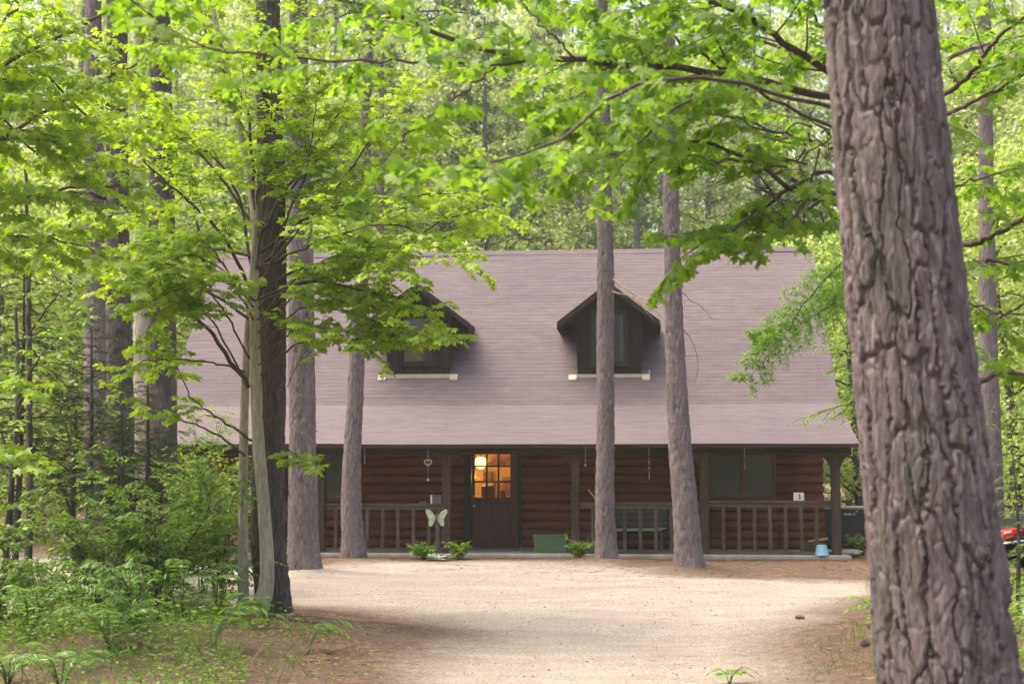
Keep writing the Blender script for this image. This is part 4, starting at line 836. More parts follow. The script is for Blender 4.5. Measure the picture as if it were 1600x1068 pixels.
thin_tree('dark double-stemmed sapling at the picture edge, leaning over the ferns', [(10, 1000, 15.5), (8, 880, 15.5), (20, 740, 15.5), (28, 620, 15.5), (25, 480, 15.5)], .045, [([(8, 880, 15.5), (-10, 800, 15.4), (-25, 700, 15.3)], .022, .8), ([(14, 800, 15.5), (50, 770, 15.3), (75, 740, 15.1)], .015, .7), ([(27, 640, 15.5), (60, 560, 15.2), (120, 500, 15)], .018, .9), ([(22, 720, 15.5), (-10, 660, 15.2), (-40, 640, 15)], .015, .9)], M['shrub'], T_OVAL, .085, .06, .5, 53)
def hemlock(label, px, Y, H, spread, seed, n=40, mat='hemlock', name='hemlock', trunk=.05, z0=.32, width=3.2, ln=.035):
    rng = np.random.RandomState(seed); b = gpt(px, Y); root = thing(name, label, 'tree', b); W = Wood(rng); pos, dr, nm = [], [], []
    W.tube(curve([(0, 0, -.05), (.04, 0, H * .5), (0, 0, H)], 16), np.linspace(trunk, .008, 16), 9); W.limb_obj('trunk', M['bark_dark'], root)
    def frond(p, d, L, lvl):
        m = 8; pts = [p]
        for i in range(m): d = unit(d + rng.normal(0, .06, 3) + [0, 0, -.07]); pts.append(pts[-1] + d * L / m)
        pts = np.array(pts); W.tube(pts, np.linspace(.002 + .006 * L, .0012, m + 1), 4); T = unit(np.gradient(pts, axis=0)); sd = unit(np.cross(T[0], [0, 0, 1.0]))
        if lvl:
            k = int(L / .055)
            for i in range(k):
                f = .12 + .85 * i / k; j = int(f * m); sg = 1 if i % 2 else -1; frond(pts[j] + T[j] * rng.uniform(0, L / m), T[j] * .75 + sd * sg * .75 + rng.normal(0, .12, 3), L * (.5 - .38 * f) * rng.uniform(.7, 1.2), lvl - 1)
        else:
            k = max(4, int(L / .016))
            for i in range(k):
                f = i / k; x = pts[0] + 0 * pts[0]; j = min(m - 1, int(f * m)); x = pts[j] + (pts[j + 1] - pts[j]) * (f * m - j)
                for sg in (1, -1): pos.append(x); dr.append(T[j] * .5 + sd * sg + rng.normal(0, .15, 3)); nm.append((0, 0, 1))
    for i in range(n):
        f = (i + rng.rand()) / n; z = H * (z0 + (1 - z0) * f); a = i * 2.4 + rng.normal(0, .4); L = spread * (1.05 - .8 * f) * rng.uniform(.7, 1.1); frond(np.array([0, 0, z]), np.array([math.cos(a), math.sin(a), .25]), L, 1)
    W.limb_obj('limb', M['twig'], root); pos = np.array(pos); tpl = (T_NEEDLE[0] * np.array([width, 1, 1]), T_NEEDLE[1])
    leaf_obj('needles' if False else 'foliage', tpl, (pos, np.array(dr), np.array(nm) + rng.normal(0, .25, pos.shape), rng.uniform(.8, 1.3, len(pos)) * ln), M[mat], root, rng); return root
hemlock('dark feathery hemlock standing in front of the grey pine with a knot', 135, 18.2, 3.7, 1.3, 61, 50, ln=.05, width=4.5)
hemlock('dark feathery hemlock at the foot of the broad purple-brown pine', 225, 17.6, 3.0, 1.0, 62, 44, ln=.05, width=4.5)
hemlock('taller dark hemlock by the picture edge behind the thin straight sapling', 25, 19.0, 5.0, 1.4, 63, 60, ln=.05, width=4.5)
hemlock('light green soft-needled tree behind the furrowed trunk, one bough hanging before the roof', 1432, 13.0, 3.9, 1.2, 64, 34, 'tamarack', 'tamarack', .05, .5, 4.0, .045)
hemlock('dark soft hemlock between the black-stemmed sapling and the broad purple-brown pine', 185, 16.8, 2.6, 1.0, 67, 44, ln=.05, width=4.5)
hemlock('light green feathery young hemlock beside the car', 1585, 17.0, 1.9, .75, 65, 30, 'tamarack', 'hemlock', .03, .1, 4.0, .045)
def bough(label, pts, seed):
    rng = np.random.RandomState(seed); root = bpy.data.objects[label]; W = Wood(rng); pos, dr, nm = [], [], []
    for line, r0, L in pts:
        q = curve(to_local(root, [P(*p) for p in line]), 30, .004, rng); W.tube(q, np.linspace(r0, .002, 30), 6); T = unit(np.gradient(q, axis=0))
        for j in range(6, 30):
            for sg in (1, -1):
                if rng.rand() < .2: continue
                sd = unit(np.cross(T[j], [.3, -1, .4])) * sg; l = L * (1.1 - j / 40) * rng.uniform(.5, 1.2); e = curve([q[j], q[j] + (T[j] * .5 + sd) * l * .5, q[j] + (T[j] * .8 + sd) * l + [0, 0, -.12 * l]], 12); W.tube(e, np.linspace(.003, .001, 12), 4)
                for i in range(1, 12):
                    for k in range(7): v = unit(rng.normal(0, 1, 3)); pos.append(e[i] + v * .012); dr.append(v); nm.append(rng.normal(0, 1, 3))
    W.limb_obj('limb', M['twig'], root); leaf_obj('foliage', (T_NEEDLE[0] * np.array([3.6, 1, 1]), T_NEEDLE[1]), (pos, dr, nm, rng.uniform(.035, .06, len(pos))), M['tamarack'], root, rng, .2)
bough('tamarack', [([(1432, 350, 13), (1330, 400, 12.6), (1260, 470, 12.3), (1215, 540, 12.1), (1165, 595, 12)], .012, .30), ([(1432, 420, 13), (1320, 465, 12.5), (1235, 515, 12.3), (1180, 530, 12.2)], .010, .26), ([(1432, 380, 13), (1330, 430, 12.8), (1290, 470, 12.7)], .008, .3)], 66)
for a in [
 ('leafy shrub with pale fresh sprays beside the thin stem of the forked maple', 345, 16.6, 2.0, .7, 8, 'shrub', T_OVAL, .062, .045, 71, .12),
 ('broad low shrub of light green leaves in front of the broad purple-brown pine', 255, 15.4, 1.75, 1.0, 12, 'shrub', T_OVAL, .062, .042, 72, .02),
 ('dense green shrub between the slim black-stemmed sapling and the broad low shrub', 175, 15.2, 1.2, .8, 9, 'shrub', T_OVAL, .058, .042, 73, -.1),
 ('dark leafy shrub at the foot of the thin straight dark sapling', 70, 15.0, .9, .8, 8, 'shrub', T_OVAL, .058, .042, 74, -.3),
 ('low spreading shrub close to the camera at the bottom edge beside the litter bank', 215, 13.2, .6, .75, 8, 'fern', T_LANCE, .075, .045, 75, 0),
 ('tall loose shrub with light leaves in front of the cabin end wall', 318, 19.5, 2.3, .6, 6, 'shrub', T_OVAL, .08, .06, 76, .15),
 ('small dark shrub behind the ferns at the edge of the picture', -10, 14.0, 1.1, .8, 8, 'shrub', T_OVAL, .075, .05, 77, -.1),
]: shrub(a[0], a[1], a[2], a[3], a[4], a[5], M[a[6]], a[7], a[8], a[9], a[10], bias=a[11])

# ------------------------------------------------------------------ low growth and litter on the ground
def in_poly(px, py, pl):
    ins = np.zeros(px.shape, bool); k = len(pl)
    for i in range(k):
        a, b = pl[i], pl[(i + 1) % k]
        ins ^= ((a[1] > py) != (b[1] > py)) & (px < (b[0] - a[0]) * (py - a[1]) / (b[1] - a[1] + 1e-12) + a[0])
    return ins
def scatter(rng, n, pix):
    """n ground points inside the patch whose outline in the photo is pix"""
    pl = np.array([G(*p)[:2] for p in pix]); lo, hi = pl.min(0), pl.max(0); out = []
    while len(out) < n:
        q = rng.uniform(lo, hi, (n * 2, 2)); q = q[in_poly(q[:, 0], q[:, 1], pl)]; out.extend(q.tolist())
    q = np.array(out[:n]); return np.stack([q[:, 0], q[:, 1], hgt(q[:, 0], q[:, 1])], 1)
def cover(name, label, kinds, seed):
    rng = np.random.RandomState(seed); Vs, Fs, Ts, n0 = [], [], [], 0
    for pix, n, tpl, size, hmax, bias, up in kinds:
        p = scatter(rng, n, pix); clump = .5 + .5 * vnoise(p[:, 0] * 1.7, p[:, 1] * 1.7, seed); p = p[clump > rng.rand(n) * .75]
        m = len(p); p[:, 2] += rng.rand(m) ** 1.5 * hmax; d = rng.normal(0, 1, (m, 3)); d[:, 2] = up * np.abs(d[:, 2]) + (up > .8) * 1.2
        nm = rng.normal(0, .45, (m, 3)) + ([0, 0, 1] if up < .8 else [0, -1, 0]); V, F, k = leaves_np(tpl, p, d, nm, size * rng.uniform(.5, 1.4, m))
        Vs.append(V); Fs.append(F + n0); n0 += len(V); Ts.append(np.repeat(np.clip(rng.normal(.5 + bias, .28, m), 0, 1), k))
    o = np_mesh(name, np.vstack(Vs), np.vstack(Fs), None, None, False, np.concatenate(Ts)); return tag(o, label, 'ground cover', kind='stuff')
LEFT = [(-80, 1066), (250, 1066), (330, 1030), (380, 1000), (360, 960), (250, 935), (-80, 915)]
NEAR = [(-80, 1130), (330, 1130), (400, 1066), (330, 1030), (150, 1010), (-80, 1000)]
BACK = [(-80, 925), (330, 930), (370, 975), (420, 990), (480, 1010), (420, 1040), (-80, 1040)]
o = cover('ground_cover', 'low green seedlings and forbs covering the soil under the shrubs', [(LEFT, 14000, T_OVAL, .044, .34, -.25, .25), (NEAR, 11000, T_OVAL, .036, .16, -.25, .25), (BACK, 6000, T_OVAL, .05, .28, -.05, .25), ([(400, 990), (560, 1000), (600, 1066), (400, 1066)], 500, T_OVAL, .04, .08, .1, .3),
    ([(1375, 925), (1420, 925), (1420, 1000), (1350, 1000)], 900, T_OVAL, .05, .18, .15, .25), ([(1540, 905), (1700, 905), (1700, 1068), (1560, 1068)], 6000, T_OVAL, .06, .35, .1, .25)], 81); o.data.materials.append(M['shrub'])
o = cover('grass', 'thin grass blades at the near edge of the litter bank and beside the drive', [(NEAR, 260, T_BLADE, .26, .0, -.1, 1.0), ([(330, 1000), (520, 1010), (480, 1130), (250, 1130)], 160, T_BLADE, .22, 0, .2, 1.0), ([(1265, 1010), (1400, 990), (1400, 1130), (1240, 1130)], 260, T_BLADE, .14, 0, .1, 1.0), ([(1350, 900), (1430, 900), (1430, 1000), (1340, 1000)], 200, T_BLADE, .15, 0, .1, 1.0)], 82); o.data.materials.append(M['grass'])
WIDE = [(-80, 1150), (1700, 1150), (1700, 872), (-80, 872)]; BANK = [(300, 1150), (540, 1150), (690, 985), (520, 955), (360, 965)]; RB = [(1240, 1150), (1500, 1150), (1420, 915), (1310, 950)]; PORCH = [(440, 866), (1400, 866), (1400, 912), (440, 885)]
o = cover('leaf_litter', 'dry brown needles and old leaves strewn over the soil', [(WIDE, 22000, T_NEEDLE, .09, .004, -.2, .02), (BANK, 9000, T_NEEDLE, .10, .006, -.1, .03), (BANK, 2600, T_OVAL, .03, .004, .45, .05), (RB, 6000, T_NEEDLE, .09, .005, -.1, .03), (RB, 500, T_OVAL, .034, .004, .2, .05), (PORCH, 16000, T_NEEDLE, .13, .006, -.2, .03), (PORCH, 500, T_OVAL, .05, .004, -.1, .05), (WIDE, 1500, T_OVAL, .030, .005, -.2, .03)], 83); o.data.materials.append(M['litter'])
def compound_plant(label, px, py, n, L, seed, name='seedling', leaf=.13, mat='fern', lean=None, pairs=5):
    rng = np.random.RandomState(seed); b = G(px, py); b[2] = hgt(b[0], b[1]); root = thing(name, label, 'plant', b); W = Wood(rng, leaf, .05, .2, .25)
    for i in range(n):
        a = i * 2.4 + rng.uniform(0, .8) if lean is None else lean + rng.normal(0, .55); d = np.array([math.cos(a), math.sin(a), 0]); ln = L * rng.uniform(.7, 1.15)
        q = curve([(0, 0, 0), d * ln * .25 + [0, 0, ln * .55], d * ln * .65 + [0, 0, ln * .75], d * ln * 1.05 + [0, 0, ln * .62]], 22); W.tube(q, np.linspace(.005, .0015, 22), 5); T = unit(np.gradient(q, axis=0))
        for k in range(pairs):
            j = int(21 * ((.18 if name == 'fern' else .35) + (.78 if name == 'fern' else .6) * k / pairs)); sd = unit(np.cross(T[j], [0, 0, 1.0]))
            for sg in (1, -1):
                W.put(q[j], T[j] * .55 + sd * sg + [0, 0, -.1])
                if name == 'fern': W.L[3][-1] = leaf * 1.5 * math.sin(math.pi * (.25 + .68 * k / pairs))
        W.put(q[-1], T[-1])
    W.limb_obj('stem', M['twig'] if mat != 'fern' else M['grass'], root); leaf_obj('foliage', T_LANCE if leaf > .1 or name == 'fern' else T_OVAL, W.L, M[mat], root, rng, .1); return root
compound_plant('light green seedling with long arching compound leaves in front of the forked maple', 420, 1010, 6, .42, 91, lean=2.6)
compound_plant('seedling with drooping compound leaves on the litter bank, beside the fallen stick', 480, 1035, 4, .36, 92, lean=.6)
compound_plant('green seedling with arching leaves between the low spreading shrub and the litter bank', 330, 1045, 6, .46, 93, lean=1.0)
for i, (px, py, n_, L_, lb) in enumerate([(200, 968, 9, .85, 'tall arching fern before the broad purple-brown pine, beside the broad low shrub'), (285, 1000, 9, .8, 'arching light fern at the edge of the brown litter bank, nearest the maple'), (120, 1000, 9, .75, 'arching fern below the slim black-stemmed sapling'), (345, 972, 8, .7, 'small arching fern touching the thin stem of the forked maple'), (45, 1025, 9, .6, 'arching fern at the foot of the dark double-stemmed sapling'), (170, 1045, 9, .5, 'short arching fern between the bright feathery fern and the low spreading shrub'), (255, 935, 9, .95, 'tallest arching fern, half hidden in the broad low shrub')]):
    compound_plant(lb, px, py, n_, L_, 120 + i, 'fern', .075, 'fern', None, 17)
compound_plant('bright feathery fern at the bottom edge of the picture', 95, 1085, 9, .42, 94, 'fern', .06, 'fern', None, 15)
compound_plant('second bright fern close to the corner, lower than the feathery one', 12, 1080, 8, .34, 95, 'fern', .06, 'fern', None, 15)
compound_plant('little green seedling growing alone in the sandy drive', 1140, 1068, 5, .16, 96, 'seedling', .09, 'fern', None, 2)
compound_plant('small leafy seedling hugging the near side of the furrowed trunk', 1372, 990, 7, .34, 97, 'seedling', .10, 'fern', None, 3)
compound_plant('low leafy plant on the soil beyond the furrowed trunk, beside the car', 1590, 985, 8, .55, 98, 'seedling', .12, 'fern', None, 4)
# fallen stick at the foot of the maple
r_ = np.random.RandomState(4); a_, b_ = G(408, 985), G(505, 992)
q = curve([a_ + [0, 0, .06 + hgt(a_[0], a_[1])], (a_ + b_) / 2 + [0, 0, hgt(*((a_ + b_) / 2)[:2]) + .03], b_ + [0, 0, hgt(b_[0], b_[1]) + .015]], 16, .006, r_); st = MB().tube(q, np.linspace(.026, .01, 16), 8).build('fallen_stick', M['twig'], None, True); tag(st, 'grey fallen stick lying across the brown litter at the foot of the maple', 'stick')
for i, (x, y, s, mt_, lb) in enumerate([(1250, 976, .05, 'twig', 'small dark pine cone lying where the sand meets the brown litter'), (1352, 1024, .05, 'twig', 'dark pine cone on the soil close to the furrowed trunk')]):
    g = G(x, y); g[2] = hgt(g[0], g[1]); rt = thing('pine_cone', lb, 'pine cone', g, .7 * i, 'pine cones on the soil'); pos, dr, nm = [], [], []
    for k in range(70):
        f = k / 70; an = k * 2.4; rr = .022 * math.sin(math.pi * (.12 + .8 * f)); ps = np.array([-.05 + .10 * f, rr * math.cos(an) * .6, .024 + rr * math.sin(an) * .6]); pos.append(ps); dr.append([.5, math.cos(an), math.sin(an)]); nm.append([1, 0, 0])
    leaf_obj('scale', T_OVAL, (pos, dr, nm, [.026] * 70), M['twig'], rt, np.random.RandomState(i)); MB().tube([(-.05, 0, .024), (0, 0, .024), (.05, 0, .024)], [.008, .014, .006], 10).build('core', M['twig'], rt, True)

# ------------------------------------------------------------------ things on and by the porch
def at(px, py, v): u, ww = CP(px, py, v); return u, ww
def cloc(u, v, z): return cab_world(u, v, z)
M['planter'] = plain('green_painted_box', (.10, .16, .07), .6, .12, 4); M['soil_dark'] = plain('potting_soil', (.05, .035, .025), .95, .3, 30)
M['butterfly'] = plain('pale_green_metal', (.50, .55, .38), .6, .12, 9); M['stake'] = plain('stake_metal', (.10, .10, .08), .6, .2, 9)
M['white'] = plain('white_card', (.8, .78, .76), .6, .04, 5); M['cardbox'] = plain('brown_carton', (.14, .10, .09), .8, .15, 9); M['red'] = plain('dark_red_ink', (.25, .03, .04), .6, .1, 9)
M['tan'] = plain('tan_plastic', (.50, .36, .20), .5, .1, 6); M['bluep'] = plain('pale_blue_plastic', (.22, .46, .56), .45, .06, 5); M['bench'] = wood_mat('grey_bench', (.07, .075, .06), (.11, .115, .09), (.16, .16, .13)); M['seat'] = plain('pale_teal_paint', (.36, .46, .42), .5, .12, 5, stretch=(.2, 1, 1))
# butterfly on a stake
bu = P(682, 808, 27.0); bz = hgt(bu[0], bu[1]); bt = thing('butterfly_ornament', 'pale green butterfly garden ornament on a thin stake before the porch railing', 'garden ornament', (bu[0], bu[1], bz), 0)
hz = bu[2] - bz; MB().tube([(0, .012, -.1), (0, .012, hz - .02)], [.011, .011], 8).build('stake', M['stake'], bt)
for sg in (-1, 1):
    wing = [(0.012, -.015), (.03, -.06), (.085, -.155), (.125, -.165), (.15, -.12), (.135, -.04), (.165, .02), (.205, .10), (.20, .145), (.16, .155), (.09, .11), (.03, .03), (.012, .012)]
    pl = [(sg * x, hz + z) for x, z in wing]; pl = pl if sg > 0 else pl[::-1]; wg = MB().prism(pl, -.006, .006).build('wing', M['butterfly'], bt); wg.rotation_euler = (0, 0, sg * .12)
    vn = MB()
    for (x, z) in ((.17, .12), (.14, -.03), (.11, -.13)): vn.tube([(sg * .02, -.008, hz), (sg * x * .5, -.011, hz + z * .55), (sg * x, -.008, hz + z)], [.004, .004, .002], 5)
    vn.build('wing_rib', M['planter'], wg)
MB().tube([(0, -.004, hz - .10), (0, -.006, hz), (0, -.004, hz + .05), (0, -.004, hz + .07)], [.006, .014, .015, .006], 10).build('body', M['stake'], bt, True)
# green planter box and leafy plants
u0, z0 = at(834, 858, .35); u1, z1 = at(887, 834, .35); pb = thing('planter_box', 'long green planter box on the porch floor beside the door', 'planter', cloc((u0 + u1) / 2, .35, PF), YAW); hw = (u1 - u0) / 2; ph = z1 - PF
MB().prism([(-hw + .02, 0), (hw - .02, 0), (hw, ph), (-hw, ph)], -.13, .13).build('box', M['planter'], pb, False, .008); MB().box(-hw - .012, hw + .012, -.142, -.131, ph - .05, ph + .003).build('rim', M['planter'], pb); MB().box(-hw + .02, hw - .02, -.11, .11, ph - .01, ph + .012).build('soil', M['soil_dark'], pb)
def porch_plant(label, px, py, Y, H, spread, n, seed, leaf=.075, bias=.1):
    b = P(px, py, Y); rng = np.random.RandomState(seed); root = thing('leafy_plant', label, 'plant', (b[0], b[1], hgt(b[0], b[1])), 0); W = Wood(rng, leaf, .045, .3, .5)
    for i in range(n):
        a = i * 2.4; e = np.array([math.cos(a) * spread * rng.uniform(.3, 1), math.sin(a) * spread * .7 * rng.uniform(.3, 1), H * rng.uniform(.5, 1)]); q = curve([(0, 0, -.03), e * [.4, .4, .7], e], 9); W.tube(q, np.linspace(.006, .002, 9), 5); W.dress(q, .006, .3, .07, .14, 0, 1)
    W.limb_obj('stem', M['grass'], root); leaf_obj('foliage', T_OVAL, W.L, M['shrub'], root, rng, bias); return root
porch_plant('leafy green plant at the porch edge under the butterfly ornament', 662, 866, 27.25, .28, .28, 12, 1)
porch_plant('leafy green plant at the foot of the post beside the door', 716, 868, 27.2, .30, .22, 12, 2)
porch_plant('leafy green plant between the green planter box and the straight pine', 905, 868, 27.1, .36, .26, 14, 3)
hb = P(683, 870, 26.9); rt = thing('hosta', 'low pale plant with broad whitish green leaves below the butterfly ornament', 'plant', (hb[0], hb[1], hgt(hb[0], hb[1]))); rng = np.random.RandomState(8); L = ([], [], [], [])
M['hosta'] = leaf_mat('pale_hosta', (.30, .40, .24), (.48, .56, .40), (1.1, 1.2, 1), .25, .06)
for i in range(16): a = i * 2.4; d = np.array([math.cos(a), math.sin(a) * .8, rng.uniform(.25, .8)]); L[0].append(d * .03 + [0, 0, .03]); L[1].append(d); L[2].append([-d[0] * .4, -d[1] * .4, 1]); L[3].append(rng.uniform(.17, .26))
TB = (T_OVAL[0] * np.array([1.9, 1, 1]), T_OVAL[1]); leaf_obj('foliage', TB, L, M['hosta'], rt, rng)
sdl = MB().tube([(0, 0, -.03), (0, 0, .10)], [.012, .006], 6).build('stem', M['grass'], rt)
# box, carton on the railing
def rail_top(rt_): return rt_ + .001
u, _ = at(680.5, 780, 0); bx = thing('carton', 'small brown carton with a white label strip standing on the porch railing', 'box', cloc(u, 0, rail_top(rt1)), YAW); k = .0127
MB().box(-.06, .125, -.05, .05, 0, .165).build('box', M['cardbox'], bx, False, .004); MB().box(-.095, -.061, -.045, .045, 0, .168).build('label_strip', M['white'], bx, False, .003); MB().box(.0, .06, -.0525, -.0505, .05, .12).build('flap', M['cardbox'], bx)
u, _ = at(661.5, 783, 0); bx = thing('tray', 'low dark wooden tray beside the carton on the porch railing', 'tray', cloc(u, 0, rail_top(rt1)), YAW); MB().box(-.075, .075, -.05, .05, 0, .012).box(-.075, .075, -.05, -.04, .013, .055).box(-.075, .075, .04, .05, .013, .055).box(-.075, -.065, -.039, .039, .013, .055).box(.065, .075, -.039, .039, .013, .055).build('tray', M['rail'], bx)
MB().box(-.05, .05, -.03, .03, .013, .045).build('filling', M['soil_dark'], bx)
# tan watering can on the rail
u, _ = at(941, 783, 0); wc = thing('watering_can', 'tan watering can with a long slanted spout on the porch railing', 'watering can', cloc(u, 0, rail_top(rt2)), YAW)
MB().lathe([(.085, 0), (.10, .02), (.105, .16), (.095, .215), (.06, .225)], 0.02, 0, 20).build('body', M['tan'], wc, True)
MB().tube([(-.065, 0, .03), (-.12, 0, .06), (-.20, 0, .15), (-.275, 0, .245)], [.022, .018, .014, .012], 10).build('spout', M['tan'], wc, True)
MB().tube(curve([(.115, 0, .04), (.19, 0, .10), (.17, 0, .22), (.06, 0, .24)], 14), [.011] * 14, 8).build('handle', M['tan'], wc, True)
# white card
u, _ = at(1248, 775, 0); wc = thing('card', 'white card with a dark red mark propped on the porch railing', 'card', cloc(u, 0, rail_top(rt3)), YAW); MB().box(-.10, .10, -.008, .008, 0, .155).build('card_sheet', M['white'], wc, False, .002); MB().prism([(.0, .03), (.03, .025), (.035, .06), (.025, .085), (.03, .12), (.01, .13), (-.005, .11), (.012, .08), (-.002, .055)], -.0105, -.0085).build('mark', M['red'], wc)
MB().box(-.03, .03, .009, .06, 0, .08).build('prop', M['cardbox'], wc)
# bucket, sticks
u, z = at(1284, 863, -.2); bk = thing('bucket', 'pale blue bucket standing upside down at the porch corner', 'bucket', cloc(u, -.2, PF), YAW); MB().lathe([(.142, 0), (.142, .018), (.128, .02), (.095, .19), (.088, .2), (.02, .202)], 0, 0, 28).build('bucket_body', M['bluep'], bk, True); MB().tube(curve([(-.13, 0, .05), (-.12, -.13, .02), (0, -.165, .012), (.12, -.13, .02), (.13, 0, .05)], 18), [.005] * 18, 6).build('handle', M['steel'], bk, True)
u, z = at(1270, 838, .35); cr = thing('wooden_crate', 'low wooden crate on the porch floor behind the railing near the blue bucket', 'crate', cloc(u, .35, PF), YAW)
for k_ in range(3): MB().box(-.2, .2, -.15, -.13, .0 + k_ * .075, .06 + k_ * .075).build('slat', M['rail'], cr)
MB().box(-.2, -.18, -.129, .13, 0, .2).box(.18, .2, -.129, .13, 0, .2).box(-.179, .179, .11, .13, 0, .2).box(-.179, .179, -.129, .109, .0, .015).build('crate_frame', M['rail'], cr)
s_ = MB().tube([(-.16, 0, 0), (0, 0, .02), (.22, 0, .05)], [.016, .022, .028], 8).build('stick', M['tan'], None, True); p_ = cloc(u + .05, .22, PF + .245); s_.location = tuple(p_); s_.rotation_euler = (0, 0, YAW); tag(s_, 'pale stick lying across the wooden crate by the blue bucket', 'stick')
# bench behind the railing
u0, z0 = at(958, 826, 1.2); u1, _ = at(1041, 826, 1.2); sb_ = thing('bench', 'grey wooden bench with a pale teal seat on the porch behind the railing', 'bench', cloc((u0 + u1) / 2, 1.2, PF), YAW); hw = (u1 - u0) / 2 + .02; sz = z0 - PF
MB().prism([(-hw, sz - .03), (hw - .15, sz - .02), (hw, sz + .03), (hw - .1, sz + .035), (-hw, sz + .012)], -.25, .2).build('seat', M['seat'], sb_)
for k_ in range(3): MB().box(-hw, hw, .21, .235, sz + .06 + k_ * .125, sz + .165 + k_ * .125).build('back_slat', M['bench'], sb_)
for x in (-hw + .06, hw - .12):
    MB().box(x - .03, x + .03, .236, .28, 0, sz + .44).build('leg', M['bench'], sb_); MB().box(x - .03, x + .03, -.22, -.17, 0, sz - .035).build('leg', M['bench'], sb_)
# wind chimes under the eave
def chime(px, top, items, label, cat='wind chime'):
    u, zt = at(px, top, -.12); rt = thing('wind_chime', label, cat, cloc(u, -.12, zt), YAW); zb = at(px, items[-1][1], -.12)[1] - zt; zr = beam_b - zt + .02
    MB().tube([(0, .05, zr + .03), (0, .0, 0), (0, 0, zb)], [.004, .0035, .003], 5).build('cord', M['steel'], rt)
    for kind, py, s, mt_ in items:
        z = at(px, py, -.12)[1] - zt
        if kind == 'bead': MB().lathe([(.002, z - s), (s * .8, z - s * .5), (s, z), (s * .8, z + s * .5), (.002, z + s)], 0, 0, 12).build('bead', mt_, rt, True)
        elif kind == 'heart': t = np.linspace(0, 2 * math.pi, 41); q = np.stack([s * 1.0 * np.sin(t) ** 3, 0 * t, z + s * (.8 * np.cos(t) - .3 * np.cos(2 * t) - .12 * np.cos(3 * t) - .05 * np.cos(4 * t))], 1); MB().tube(q, [.011] * 41, 8).build('heart_ring', mt_, rt, True)
        elif kind == 'rod': MB().tube([(0, 0, z - s), (0, 0, z + s)], [.008, .008], 8).build('rod', mt_, rt, True)
    return rt
g_ = 'wind chimes hanging under the porch eave'
M['gold'] = plain('gold_bead', (.75, .6, .3), .35, .1, 9, .6)
chime(669, 701, [('rod', 711, .05, M['steel']), ('heart', 722, .07, M['steel']), ('bead', 749, .028, M['white'])], 'wind chime with an open metal heart and a white drop')['group'] = g_
chime(570, 700, [('rod', 716, .06, M['steel']), ('bead', 723, .018, M['steel'])], 'short silver wind chime beside the slim crooked pine')['group'] = g_
chime(914.5, 697, [('bead', 719, .014, M['steel']), ('bead', 726, .024, M['white'])], 'wind chime with one white bead beside the post near the straight pine')['group'] = g_
chime(1014, 696, [('bead', 722, .022, M['gold']), ('bead', 730, .020, M['gold']), ('rod', 743, .08, M['steel'])], 'wind chime with two yellow beads between the straight and the leaning pine')['group'] = g_
chime(1163, 695, [('rod', 712, .05, M['steel']), ('bead', 718, .02, M['red']), ('rod', 728, .07, M['steel'])], 'wind chime with a dark red bead hanging before the wide porch window')['group'] = g_
# dark container beyond the cabin corner, with white lettering
M['navy'] = plain('dark_slate_metal', (.035, .035, .045), .55, .15, 4); M['rimm'] = plain('pale_rim', (.30, .32, .34), .5, .1, 5)
cp = P(1350, 850, 31.0); zt = P(1350, 795, 31.0)[2]; ct = thing('dumpster', 'dark slate-coloured container with white lettering past the cabin corner', 'container', (cp[0], 31.0, 0), R(-4))
MB().prism([(-.95, .06), (.8, .06), (.95, zt), (-.95, zt)], 0, 1.2).build('body', M['navy'], ct, False, .02); MB().box(-1.0, 1.0, -.03, 1.23, zt - .002, zt + .045).build('rim', M['rimm'], ct, False, .01)
for x in (-.62, .5): MB().box(x - .03, x + .03, -.035, -.002, .1, zt - .03).build('rib', M['navy'], ct)
for x in (-.7, .6): MB().lathe([(.03, 0), (.07, .0), (.07, .06), (.03, .06)], x, .3, 14).build('caster', M['navy'], ct)
tc = bpy.data.curves.new('lettering', 'FONT'); tc.body = 'Double Q'; tc.size = .058; tc.extrude = .003; tc.offset = .0022; to = bpy.data.objects.new('tmp_text', tc); C.objects.link(to)
bpy.context.view_layer.update(); me = bpy.data.meshes.new_from_object(to.evaluated_get(bpy.context.evaluated_depsgraph_get())); bpy.data.objects.remove(to)
lx = P(1319, 804, 31.0); lt = link('lettering', me, M['white'], ct); lt.location = (lx[0] - cp[0], -.008, lx[2]); lt.rotation_euler = (math.pi / 2, 0, 0)
shrub('round green bush beside the dark container past the cabin corner', 1341, 28.6, .36, .22, 16, M['shrub'], T_OVAL, .06, .04, 96, 'bush', 'bush', .05)
M['stone'] = plain('grey_stone', (.33, .31, .26), .9, .25, 6, bmp=.5)
